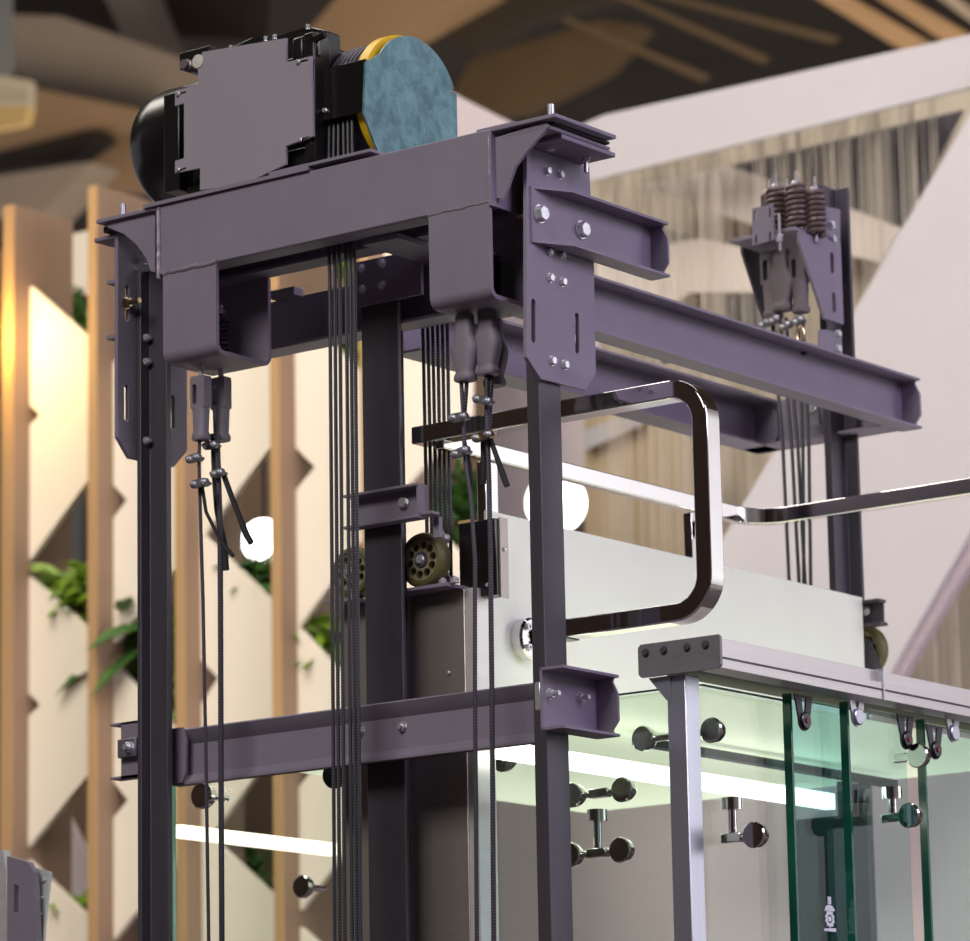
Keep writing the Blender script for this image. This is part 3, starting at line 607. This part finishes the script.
v=U(123,212,'y',-.09);tag(MB().cyl((v.x,-.09,zt+.002),(v.x,-.09,zt+.040),.0085,14).build('stud',zinc),'bare threaded stud standing on the left end of the machine beam','stud')
# ---------------------------------------------------------------- car frame uprights, crosshead, roller guides
XC=-.457
def X(px,py,y):return U(px,py,'y',y).x
ul0,ul1=X(343,700,.3),X(366,700,.3)
ur0=X(406,700,.3);ur1=X(466,700,.3)
ztu=U(440,592,'y',.3).z
t=thing('car_upright','right stainless upright of the lift car frame, beside the white panel','upright',(ur0+.1,.36,0))
MB().box(ur0,ur1,.30,.38,0,ztu).build('column',stain,t,bevel=.002)
MB().box(ur1,XC+.012,.304,.38,0,ztu).build('corner_strip',alu2,t)
MB().box(ur0-.07,ur0,.335,.345,0,ztu-.01).build('back_plate',black,t)
bolt(t,U(449,673,'y',.3),(0,-1,0),.006,.003,False,zinc,name='screw')
t=thing('car_upright','left stainless upright of the lift car frame behind the long ropes','upright',(ul0,.36,0))
MB().box(ul0,ul1+.02,.30,.38,0,U(350,606,'y',.3).z).build('column',stain,t,bevel=.002)
bolt(t,U(358,686,'y',.3),(0,-1,0),.006,.003,False,zinc,name='screw')
yp0=.382;yp1=2.215;zp1=3.634;zp0=3.13
tag(MB().box(XC-.012,XC,yp0,yp1,zp0,zp1).build('side_panel',whitep,bevel=.001),'long pale metal side panel of the lift car crosshead','panel')
tag(MB().box(-.862,-.85,yp0,yp1,zp0,zp1).build('side_panel',whitep,bevel=.001),'rear pale crosshead panel, hidden beyond the front one','panel') if 0 else None
tag(MB().box(XC-.006,XC+.0005,yp0-.006,yp0+.0,zp0,zp1).build('corner_trim',alu2),'thin bright corner trim at the near end of the pale side panel','trim')
bz0,bz1=U(500,594,'y',.33).z,U(500,517,'y',.33).z
t=thing('control_box','small black control box at the near end of the pale panel','box',(-.45,.33,bz0))
cx0,cx1=X(459,550,.33),X(496,550,.33)
MB().box(cx0,cx1,.33,.376,bz0,bz1).build('box_body',blackm,t,bevel=.002)
MB().box(cx1,cx1+.005,.342,.376,bz0-.005,bz1+.003).build('side_plate',stain,t)
bolt(t,Vector((cx1+.005,.358,U(498,548,'y',.33).z)),(1,0,0),.005,.004,name='screw');bolt(t,U(488,585,'y',.329),(0,-1,0),.005,.004,name='screw')
MB().box(cx0-.004,cx0+.035,.334,.372,bz1+.0,bz1+.008).build('brown_label',mat('copper_tab',srgb(196,160,110),.5),t)
# roller guide
def wheel(par,c,r,w):
    c=Vector(c)
    whl=MB().lathe(c,(0,-1,0),[(-w/2,r*.55),(-w/2,r*.86),(-w*.42,r*.95),(-w*.25,r),(w*.25,r),(w*.42,r*.96),(w/2,r*.90),(w*.5,r*.76),(w*.0,r*.75),(w*.0,r*.02)],48).build('wheel',olive,par,smooth=50)
    holes=[]
    for k in range(10):
        a=2*math.pi*k/10+.15;q=(c.x+r*.53*math.cos(a),c.z+r*.53*math.sin(a));holes.append([(q[0]+r*.155*math.cos(2*math.pi*j/14),q[1]+r*.155*math.sin(2*math.pi*j/14)) for j in range(14)])
    disc=[(c.x+r*.74*math.cos(2*math.pi*j/48),c.z+r*.74*math.sin(2*math.pi*j/48)) for j in range(48)]
    MB().prism(disc,'y',c.y-w*.40,c.y-w*.1,holes).build('hub',castal,whl,smooth=0)
    MB().lathe(c+Vector((0,-w*.4,0)),(0,-1,0),[(0,r*.3),(.004,r*.28),(.004,r*.2),(.001,r*.18),(.001,.001)],28).build('bearing',darkst,whl)
    bolt(whl,c+Vector((0,-w*.4-.003,0)),(0,-1,0),.012,.008,True,zinc)
    return whl
zg=ztu+.0
t=thing('roller_guide','olive roller wheels in a bracket on top of the right car upright','roller guide',(-.57,.3,ztu))
v=U(422,560,'y',.255);wheel(t,(v.x,.27,v.z),.073,.045)
v2=U(352,572,'y',.255);wheel(t,(v2.x+.0,.27,v2.z+.0),.068,.045)
MB().box(X(398,595,.3),X(462,592,.3),.235,.33,ztu,ztu+.009).build('base_plate',paint,t,bevel=.001)
MB().box(ul0,ul1+.02,.235,.33,U(350,606,'y',.3).z,U(350,606,'y',.3).z+.008).build('base_plate',paint,t,bevel=.001)
v=U(440,580,'y',.31);MB().prism(PY([(425,588),(452,584),(447,572),(438,562),(425,560)],.30),'y',.300,.308).build('arm',paint,t)
MB().prism(PY([(350,570),(365,560),(362,606),(348,606)],.30),'y',.300,.308).build('arm',paint,t)
for q in((443,586),(455,586)):bolt(t,(U(*q,'y',.26).x,.26,ztu+.009),(0,0,1),.011,.012,True,zinc,.006)
for q in((439,535),(446,539)):bolt(t,U(*q,'y',.29),(0,-1,0),.012,.012,True,zinc,.004)
bolt(t,(X(354,600,.25),.25,U(350,606,'y',.3).z+.008),(0,0,1),.011,.012,True,zinc,.006)
# channel clamp over the central rail
t=thing('rail_clamp','short channel shoe bracket clamped on the central rail above the roller','bracket',(-.66,.19,U(380,520,'y',.17).z))
k0,k1=X(343,510,.15),X(417,510,.15);zk0,zk1=U(343,528,'y',.15).z,U(343,498,'y',.15).z
MB().box(k0,k1,.188,.196,zk0,zk1+.008).box(k0,k1,.15,.19,zk1,zk1+.008).box(k0,k1,.15,.19,zk0-.004,zk0+.004).build('channel',paint,t,bevel=.002)
MB().box(k1-.005,k1+.001,.155,.185,zk0-.004,zk1+.008).build('side_angle',paint,t)
MB().box(k1,k1+.035,.165,.20,zk0+.004,zk0+.012).build('foot_flange',paint,t,bevel=.001)
MB().box(k1+.006,k1+.024,.21,.225,zk0-.05,zk0+.004).build('lug',paint,t)
bolt(t,U(404,503,'y',.186),(0,-1,0),.014,.01)
# far roller guide, past the end of the pale panel
t=thing('roller_guide','far olive roller wheel and channel clip at the end of the pale panel','roller guide',U(868,690,'y',2.3))
v=U(866,652,'y',2.3);wheel(t,(v.x,2.29,v.z),.078,.04)
MB().prism(PY([(862,640),(870,640),(882,668),(880,680),(862,680)],2.255),'y',2.25,2.258).build('arm',darkst,t)
MB().box(X(856,612,2.26),X(884,612,2.26),2.255,2.262,U(870,624,'y',2.26).z,U(870,604,'y',2.26).z).box(X(856,612,2.26),X(887,612,2.26),2.22,2.262,U(870,628,'y',2.26).z,U(870,625,'y',2.26).z).box(X(856,612,2.26),X(886,612,2.26),2.22,2.262,U(870,605,'y',2.26).z,U(870,602,'y',2.26).z).build('channel_clip',darkst,t)
bolt(t,U(866,611,'y',2.25),(0,-1,0),.013,.01,True,zinc,.01)
# round chrome mount on the panel
v=U(523,640,'x',XC);t=thing('round_mount','round chrome flange with cap screws on the near end of the pale panel','mount',v)
MB().lathe(v,(1,0,0),[(0,.056),(.03,.056),(.036,.050),(.036,.028),(.022,.026),(.022,.001)],40).build('flange',chrome,t)
for k in range(4):
    a=math.radians(45+90*k);q=v+Vector((.036,.039*math.cos(a),.039*math.sin(a)));MB().lathe(q,(1,0,0),[(0,.0095),(.009,.0095),(.009,.005),(.004,.004)],16).build('cap_screw',zinc,t)
MB().box(v.x+.01,v.x+.045,v.y-.012,v.y+.012,v.z-.022,v.z+.022).build('tongue',chrome,t,bevel=.002)
# ---------------------------------------------------------------- chrome handrail
def flatbar(path,wn,tk,wd,nseg=0):
    """sweep rectangle: tk along the in-plane normal, wd along fixed direction wn"""
    P=[Vector(p) for p in path];wn=Vector(wn).normalized();b=MB();v=[];m=len(P)
    for i,p in enumerate(P):
        t=(P[min(i+1,m-1)]-P[max(i-1,0)]).normalized();n=t.cross(wn).normalized()
        sc=1.0
        for a,c in((-1,-1),(1,-1),(1,1),(-1,1)):v.append(p+n*tk/2*a+wn*wd/2*c)
    f=[(i*4+k,i*4+(k+1)%4,(i+1)*4+(k+1)%4,(i+1)*4+k) for i in range(m-1) for k in range(4)]+[(0,1,2,3),tuple((m-1)*4+k for k in(3,2,1,0))]
    return b.add(v,f)
def fillet(pts,r,n=8):
    out=[Vector(pts[0])]
    for i in range(1,len(pts)-1):
        p=Vector(pts[i]);a=(Vector(pts[i-1])-p).normalized();c=(Vector(pts[i+1])-p).normalized()
        s=p+a*r;e=p+c*r
        for k in range(n+1):
            u=k/n;ce=p+(a+c)*r
            ang=u*math.pi/2;out.append(ce-c*r*math.cos(ang)-a*r*math.sin(ang))
    out.append(Vector(pts[-1]));return out
yn=.28;zh=3.833
t=thing('chrome_handrail','polished chrome flat-bar handrail on top of the lift car, with a rounded loop','handrail',(-.2,.5,3.27))
xl=X(424,430,yn);xr=X(708,500,yn);zlo=3.268
# near loop (vertical plane)
pth=fillet([(xl-.02,yn,zh),(xr,yn,zh),(xr,yn,zlo),(X(568,630,yn)-.02,yn,zlo)],.088,12)
flatbar(pth,(0,1,0),.046,.060).build('loop_bar',chrome,t,bevel=.004)
xe=X(568,630,yn);MB().box(xe-.02,xe+.012,yn-.032,yn+.032,zlo-.025,zlo+.025).build('joint_sleeve',black,t)
# long bar on top of crosshead
xh=-.55;yfar=1.80
xright=X(1000,470,yfar)
pth=fillet([(xh,yn+.02,zh-.012),(xh,yfar,zh-.012),(xright,yfar,zh-.012)],.12,12)
flatbar(pth,(0,0,1),.03,.046).build('top_bar',chrome,t,bevel=.003)
for px_,yy in((488,None),(694,None)):
    v=U(px_,513 if px_<500 else 557,'x',xh);MB().box(xh-.014,xh+.014,v.y-.028,v.y+.028,zp1-.05,zh-.04).build('support_post',chrome,t,bevel=.002)
for zz in(3.60,3.66):
    pass
for q in((703,454),(703,496)):bolt(t,(xr-.023,yn,U(*q,'y',yn).z),(-1,0,0),.010,.008,True,black)
# ---------------------------------------------------------------- landing door header, post, glass car
hx0,hx1=.085,.315;hy0=.28;hz1=3.205;hz0=3.118
hyE=2.6
t=thing('door_header','long aluminium door header track with a riveted end cap, crossing at right','door header',(.2,.3,hz0))
pr=[(hx0,hz0+.035),(hx0,hz1),(hx1-.02,hz1),(hx1-.02,hz1-.035),(hx1,hz1-.035),(hx1,hz1-.08),(hx1-.05,hz1-.085),(hx1-.06,hz0+.035)]
MB().prism(pr,'y',hy0+.01,hyE).build('track',alu2,t,bevel=.001)
MB().box(hx0+.02,hx1-.03,hy0+.02,hyE,hz0+.018,hz0+.034).build('track_underside',mat('brown_alu',srgb(50,42,39),.7,.0,.2,(3,1,3)),t)
MB().box(hx1-.001,hx1+.003,hy0+.01,hyE,hz1-.056,hz1-.052).build('track_groove',black,t)
pc=PY([(636,650),(640,641),(708,632),(713,636),(713,662),(709,668),(640,671),(636,666)],hy0-.004)
c0=[(hx0-.004,hz0+.012),(hx0+.004,hz0+.004),(hx1+.004,hz0+.004),(hx1+.012,hz0+.012),(hx1+.012,hz1-.006),(hx1+.006,hz1+.0),(hx0+.004,hz1+.0),(hx0-.004,hz1-.008)]
MB().prism(c0,'y',hy0,hy0+.01).build('end_cap',mat('galv_grey',srgb(128,126,132),.45,.5,.1,(30,30,30)),t)
for a in(.02,.075,.145,.2):bolt(t,(hx0+a,hy0,hz1-.022),(0,-1,0),.009,.006,True,darkst)
for q in(1.05,1.75):MB().box(hx1-.02,hx1+.004,q,q+.006,hz1-.08,hz1+.002).build('track_joint',zinc,t)
px0,px1=X(664,700,.3),X(683,700,.3)
t=thing('frame_post','blue-grey aluminium door frame post under the header end cap','post',(px0+.04,.33,0))
MB().box(px0+.006,px0+.062,.305,.365,0,hz0+.004).build('post',alu,t,bevel=.002)
MB().prism([(px0-.045,hz0+.003),(px0+.0,hz0-.05),(px0+.004,hz0+.003)] if 0 else [(px0-.045,hz0+.004),(px0+.02,hz0+.004),(px0+.02,hz0-.065),(px0+.006,hz0-.055)],'y',.30,.308).build('head_gusset',alu,t)
# car glass
zr=3.108;gx1=.172;gy=.40
xg0=X(173,830,gy)
t=thing('glass_pane','large clear front glass pane of the lift car below the cross beam','glass pane',((xg0+gx1)/2,gy,1))
MB().box(xg0,gx1,gy,gy+.012,.6,zr).build('pane',glass,t,smooth=0)
MB().box(xg0,gx1,gy,gy+.012,zr,zr+.003).build('top_edge',gedge,t);MB().box(xg0-.014,xg0,gy,gy+.012,.6,zr).build('side_edge',gedgel,t);MB().box(xg0-.03,xg0-.018,gy,gy+.012,.6,zr).build('side_edge',gedgel,t)
ys=U(783,700,'x',gx1).y
t=thing('glass_pane','clear side glass pane right of the frame post, with green edge','glass pane',(gx1,(gy+ys)/2,1))
MB().box(gx1,gx1+.012,gy+.012,ys,.6,zr).build('pane',glass,t,smooth=0);MB().box(gx1,gx1+.012,gy+.012,ys,zr,zr+.003).build('top_edge',gedgel,t);MB().box(gx1,gx1+.012,ys+.001,ys+.012,.6,zr).build('side_edge',alu,t)
def yv(px,x):return U(px,800,'x',x).y
# sliding doors (glass leaves) hung from the header
leafs=[(786,843,.205,'first glass door leaf, dark green near edge left of the middle of the doors','glasst'),(843,905,.235,'second glass door leaf with a thick dark green edge under the header','glass'),(919,1000,.205,'third glass door leaf at the right edge of the photo','glass')]
for a,c,x,l,g in leafs:
    ya_=yv(a,x);yc_=yv(c,x)
    t=thing('door_leaf',l,'glass door',(x,(ya_+yc_)/2,1),'sliding glass door leaves')
    MB().box(x,x+.010,ya_+.008,yc_,.6,zr+.005).build('pane',glasst if g=='glasst' else glassm('leaf_glass',(.80,.9,.9,1),1.5),t,smooth=0)
    MB().box(x-.001,x+.022,ya_,ya_+.009,.6,zr+.01).build('near_edge',gedge,t)
for px_,py_0,x,dk,l in((803,716,.24,1,'dark keyhole-shaped door hanger on the first leaf'),(856,712,.262,0,'bright door hanger with round cap on the second leaf'),(905,735,.25,1,'dark door hanger right of the round-capped one'),(934,745,.25,1,'small dark door hanger near the right edge'),(952,728,.262,0,'bright round-capped door hanger at the right edge')):
    v=U(px_,py_0,'x',x);t=thing('door_hanger',l,'door hanger',v,'door hangers under the header')
    py_0+=5;v=U(px_,py_0,'x',x);r=.026;top=.066
    o=[(v.y-.042,v.z+top),(v.y+.042,v.z+top)]+[(v.y+r*math.cos(a),v.z+r*math.sin(a)) for a in [math.radians(10-20*i) for i in range(11)]]
    MB().prism(o,'x',x,x+.005,[[(v.y-.012,v.z+top-.006),(v.y+.012,v.z+top-.006),(v.y+.006,v.z+.024),(v.y-.006,v.z+.024)]]).build('hanger_plate',darkst if dk else zinc,t,smooth=0)
    MB().lathe(v+Vector((.005,0,0)),(1,0,0),[(0,.022),(.006,.022),(.008,.019),(.008,.001)],28).build('cap',blackm if dk else alu,t)
    if dk:MB().lathe(v+Vector((.013,0,0)),(1,0,0),[(0,.008),(.003,.007)],16).build('red_centre',redm,t)
# car roof, ceiling, lights
zc=zr-.012
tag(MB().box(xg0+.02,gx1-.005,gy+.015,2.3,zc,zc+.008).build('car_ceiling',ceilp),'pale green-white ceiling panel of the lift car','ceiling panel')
def bandX(px,py,x):return U(px,py,'x',x)
for (x,l,w) in((U(700,790,'y',1.0).x-.2,'bright white light strip across the right side of the lift car ceiling',.05),):
    pass
def stripl(x,p0,p1,h,label,m=strip):
    a=U(*p0,'x',x);c=U(*p1,'x',x);z=(a.z+c.z)/2
    tag(MB().box(x-.03,x,a.y,c.y,z-h/2,z+h/2).build('light_strip',m),label,'light','light strips of the lift car')
stripl(-.35,(500,748),(835,802),.044,'long bright light strip inside the car behind the frame post')
stripl(-1.62,(181,830),(337,850),.036,'long bright light strip behind the lower left glass',mat('warm_strip',(1,.9,.74,1),.5,0,0,emit=1.6))
# dark trim over light
a=U(575,745,'x',-.35);tag(MB().box(-.38,-.35,.9,2.2,a.z+.03,a.z+.052).build('strip_trim',rubber),'dark trim bar above the long light strip in the car','trim')
tag(MB().box(X(788,850,2.18),X(868,850,2.18),2.18,2.20,.6,2.99).build('back_door',tealback),'dark teal back door of the lift car seen through the glass','door')
v=U(831.5,918,'x',.222);t=thing('door_emblem','small white toothed crest emblem on the first glass door leaf, at the bottom edge','emblem',v)
g=[(v.y+(.024 if k%2 else .019)*math.cos(2*math.pi*k/20),v.z-.002+(.024 if k%2 else .019)*math.sin(2*math.pi*k/20)) for k in range(20)]
wm=mat('emblem_white',srgb(228,230,240),.6)
MB().prism(g,'x',.2165,.2175,[[(v.y+.011*math.cos(-2*math.pi*k/20),v.z-.002+.011*math.sin(-2*math.pi*k/20)) for k in range(20)]]).build('gear',wm,t,smooth=0)
MB().lathe((.2165,v.y,v.z-.002),(1,0,0),[(0,.007),(.001,.007)],16).build('disc',wm,t)
MB().prism([(v.y-.024,v.z+.018),(v.y-.017,v.z+.030),(v.y-.005,v.z+.034),(v.y+.005,v.z+.034),(v.y+.017,v.z+.030),(v.y+.026,v.z+.020),(v.y+.014,v.z+.018),(v.y-.010,v.z+.018)],'x',.2165,.2175).build('crown',wm,t,smooth=0)
MB().box(.2165,.2175,v.y-.007,v.y+.008,v.z+.036,v.z+.055).build('post_mark',wm,t)
MB().prism([(v.y-.028,v.z-.034),(v.y+.028,v.z-.034),(v.y+.028,v.z-.024),(v.y-.028,v.z-.028)],'x',.2165,.2175).build('foot_mark',wm,t)
# spider fittings
def spider(px,py,y,label,arms,stem=None,dark=False,ghost=False):
    v=U(px,py,'y',y);t=thing('spider_fitting',label,'glass fitting',v,'chrome glass fittings of the car')
    for dx in arms:
        q=v+Vector((dx,0,0));s=1 if dx>0 else -1
        MB().cyl(v,q,.0095,14).build('arm',chrome,t)
        MB().lathe(q+Vector((0,.03,0)),(0,-1,0),[(0,.012),(.012,.020),(.03,.030),(.05,.033),(.054,.030),(.054,.001)],32).build('disc',chrome if not dark else blackm,t)
    if stem:MB().cyl(v,v+Vector((0,0,stem)),.011,14).build('stem',chrome,t);MB().cyl(v+Vector((0,0,stem)),v+Vector((0,0,stem-.03)),.026,20).build('collar',chrome,t)
    MB().box(v.x-.03,v.x+.03,v.y-.012,v.y+.012,v.z-.012,v.z+.012).build('bridge',chrome,t,bevel=.003)
    return t
spider(681,735,.47,'chrome double disc fitting either side of the frame post',(-.105,.105),None)
spider(598,853,.44,'chrome double disc fitting just right of the right rail, low down',(-.075,.082),.11)
spider(600,793,.50,'fainter chrome double fitting above the low one, right of the right rail',(-.075,.082),None)
spider(733,838,.47,'chrome single disc fitting on an elbow right of the frame post',(.075,),.1)
spider(533,757,.5,'black-faced disc fitting tucked left of the right rail under the beam',(-.085,),.05,True)
spider(893,818,.62+.5,'chrome elbow fitting behind the right glass door leaf',(.06,),.08)
spider(905,758,1.3,'upper chrome fitting behind the right glass door leaf',(.05,),None)
def discf(px,py,y,r,label,m=chrome):
    v=U(px,py,'y',y);t=thing('disc_fitting',label,'glass fitting',v,'single round glass fittings')
    MB().lathe(v+Vector((0,.03,0)),(0,-1,0),[(0,.010),(.012,r*.7),(.03,r),(.045,r),(.05,r*.9),(.05,.001)],32).build('disc',m,t)
    MB().cyl(v,v+Vector((0,.09,0)),.01,12).build('stem',chrome,t)
discf(205,796,.38,.037,'round chrome disc fitting behind the left ropes below the cross beam')
discf(337,775,.38,.037,'black disc fitting just left of the long ropes under the cross beam',blackm)
discf(305,887,1.4,.034,'faint chrome elbow fitting low behind the lower left glass')
v=U(516,303,'y',.2)
# ---------------------------------------------------------------- spring assembly on the far rail
xR=-.505;YD=U(797,240,'x',xR).y+.08
t=thing('spring_assembly','far right cluster of brown springs in a grey triangular bracket','spring bracket',U(790,320,'y',YD))
def q3(px,py,y=YD):return U(px,py,'y',y)
for (px_,r,top,bot,yy) in((776,.021,190,232,YD-.02),(796,.023,187,230,YD-.03),(815,.021,193,236,YD+.0),(769,.016,196,220,YD+.09),(787,.016,195,220,YD+.09)):
    a=q3(px_,top,yy);c=q3(px_,bot,yy)
    MB().coil((a.x,yy),r*1.2,.0075,c.z,a.z,8).build('spring',springb,t)
    bolt(t,(a.x,yy,a.z+.002),(0,0,1),.013,.014,True,zinc)
    MB().cyl((a.x,yy,c.z-.02),(a.x,yy,a.z+.05),.006,10).build('threaded_rod',rodm,t)
xs0=q3(746,243).x;xs1=xR-.05
zs=q3(770,241).z
MB().box(xs0,xs1+.05,YD-.09,YD+.14,zs-.009,zs+.002).build('shelf',paint,t,bevel=.001)
MB().prism(PY([(753,209),(773,204),(775,240),(753,246)],YD-.1),'y',YD-.105,YD-.097,[PY([(755,212),(757,211),(757,221),(755,222)],YD-.1),PY([(770,208),(772,208),(772,217),(770,218)],YD-.1),PY([(756,236),(758,235),(758,243),(756,244)],YD-.1),PY([(770,232),(772,232),(772,240),(770,241)],YD-.1)]).build('front_plate',paint,t,smooth=0)
MB().prism(PX([(797,232),(838,244),(841,325),(822,319),(797,243)],xR),'x',xR,xR+.01,[slot(PX([(829.5,271)],xR)[0],PX([(829,256)],xR)[0],.010),slot(PX([(831.5,310)],xR)[0],PX([(831,296)],xR)[0],.010)]).build('side_plate',paint,t,smooth=0)
MB().prism(PX([(741,240),(768,247),(768,325),(764,324),(741,252)],xs0-.01),'x',xs0-.012,xs0-.002).build('side_plate',darkst,t,smooth=0)
for px_,py_1,yy,k,s in((771,252,YD,0,1.05),(781,250,YD-.03,1,.95),(799,252,YD-.02,0,.95)):
    v=q3(px_,py_1,yy);socket(t,v.x,yy,v.z,k,mat('far_cast_%d'%px_,srgb(100,90,96),.6),s*1.15)
v=q3(781,250,YD-.11);MB().cyl((v.x,YD-.115,q3(781,225).z),(v.x,YD-.115,q3(781,262).z),.005,10).build('screw_rod',rodm,t);bolt(t,(v.x,YD-.115,q3(781,240).z-.02),(0,0,-1),.010,.02,True,zinc)
for q in((772,326),(782,322),(793,328),(806,323)):
    v=q3(*q);clip(t,v.x,YD-.03,v.z,.3,.03)
v=q3(801,335,YD-.05);MB().tube([(v.x+.013*math.cos(a),YD-.05,v.z+.024*math.sin(a)) for a in [2*math.pi*i/20 for i in range(21)]],.005,8).build('thimble',brass,t)
MB().prism(PX([(818,330),(826,330),(840,335),(842,375),(818,375)],xR),'x',xR,xR+.006).build('lower_plate',paint,t)
MB().prism(PX([(819,206),(838,210),(838,250),(819,246)],xR-.004),'x',xR-.004,xR+.004).build('rail_plate',paint,t)
for q in((831,225),(832,239),(837,334),(837,349)):bolt(t,U(*q,'x',xR+.006),(1,0,0),.011,.01)
for k,(pa,pb) in enumerate(((772,790),(780,800),(786,806),(798,804),(803,811))):
    a=U(pa,318,'y',YD);c=U(pb,600,'y',YD-.03*0)
    tag(MB().tube([(a.x,YD,a.z),(U((pa+pb)/2+2,450,'y',YD).x,YD,U(pa,450,'y',YD).z),(c.x,YD,c.z)],.0055,8).build('car_rope',rope_m),'%s dark rope dropping from the far spring assembly to the pale panel'%['leftmost','second from left','middle','fourth from left','rightmost'][k],'rope','ropes from the far spring assembly')
cpl=tag(MB().prism(PY([(801,393),(818,390),(821,424),(801,426)],ye-.12),'y',ye-.13,ye-.12).build('clamp_plate',paint),'small square clamp plate behind the far ropes','plate')
bolt(cpl,U(812,409,'y',ye-.131),(0,-1,0),.012,.01,True,zinc)
# ---------------------------------------------------------------- light
def area(name,loc,tgt,size,power,col):
    l=bpy.data.lights.new(name,'AREA');l.shape='RECTANGLE';l.size=size[0];l.size_y=size[1];l.energy=power;l.color=col
    o=bpy.data.objects.new(name,l);COL.objects.link(o);o.location=loc;o.rotation_euler=(Vector(tgt)-Vector(loc)).to_track_quat('-Z','Y').to_euler();return o
area('hall_light_front',(1,-11,11),(-.8,0,4),(7,4),1150,(1,.97,.90))
area('hall_light_right',(11,0,9),(0,1,3.8),(6,5),760,(.82,.70,1))
area('hall_light_stand',(-5,1,10.5),(-5.5,6.5,4.5),(6,4),500,(1,.93,.83))
area('hall_light_stand_right',(-1,2.5,11.5),(-3.5,8.5,5),(6,4),225,(1,.95,.97))
area('fill_light_side',(9,14,9),(16,20,6),(6,6),3800,(.96,.98,1))  # unseen fill added so the right wall reflects bright in the chrome
area('fill_light_low',(.5,4.6,.4),(-4.5,9.2,4.2),(5,1.5),330,(1,.96,.96))  # unseen fill added to brighten the stand wall behind the glass
area('hall_light_roof',(-14,14,4),(-16,27,12),(8,8),2600,(1,.85,.62))
l=bpy.data.lights.new('warm_spot','POINT');l.energy=17;l.color=(1,.62,.16);l.shadow_soft_size=.1
o=bpy.data.objects.new('warm_spot',l);COL.objects.link(o);o.location=U(-12,330,'y',5.7)
w=bpy.data.worlds.new('hall_air');SC.world=w;w.use_nodes=True;w.node_tree.nodes['Background'].inputs[0].default_value=(.86,.84,.9,1);w.node_tree.nodes['Background'].inputs[1].default_value=.45
vs=SC.view_settings;vs.view_transform='Standard';vs.look='None';vs.gamma=1;vs.use_curve_mapping=False;vs.exposure=0
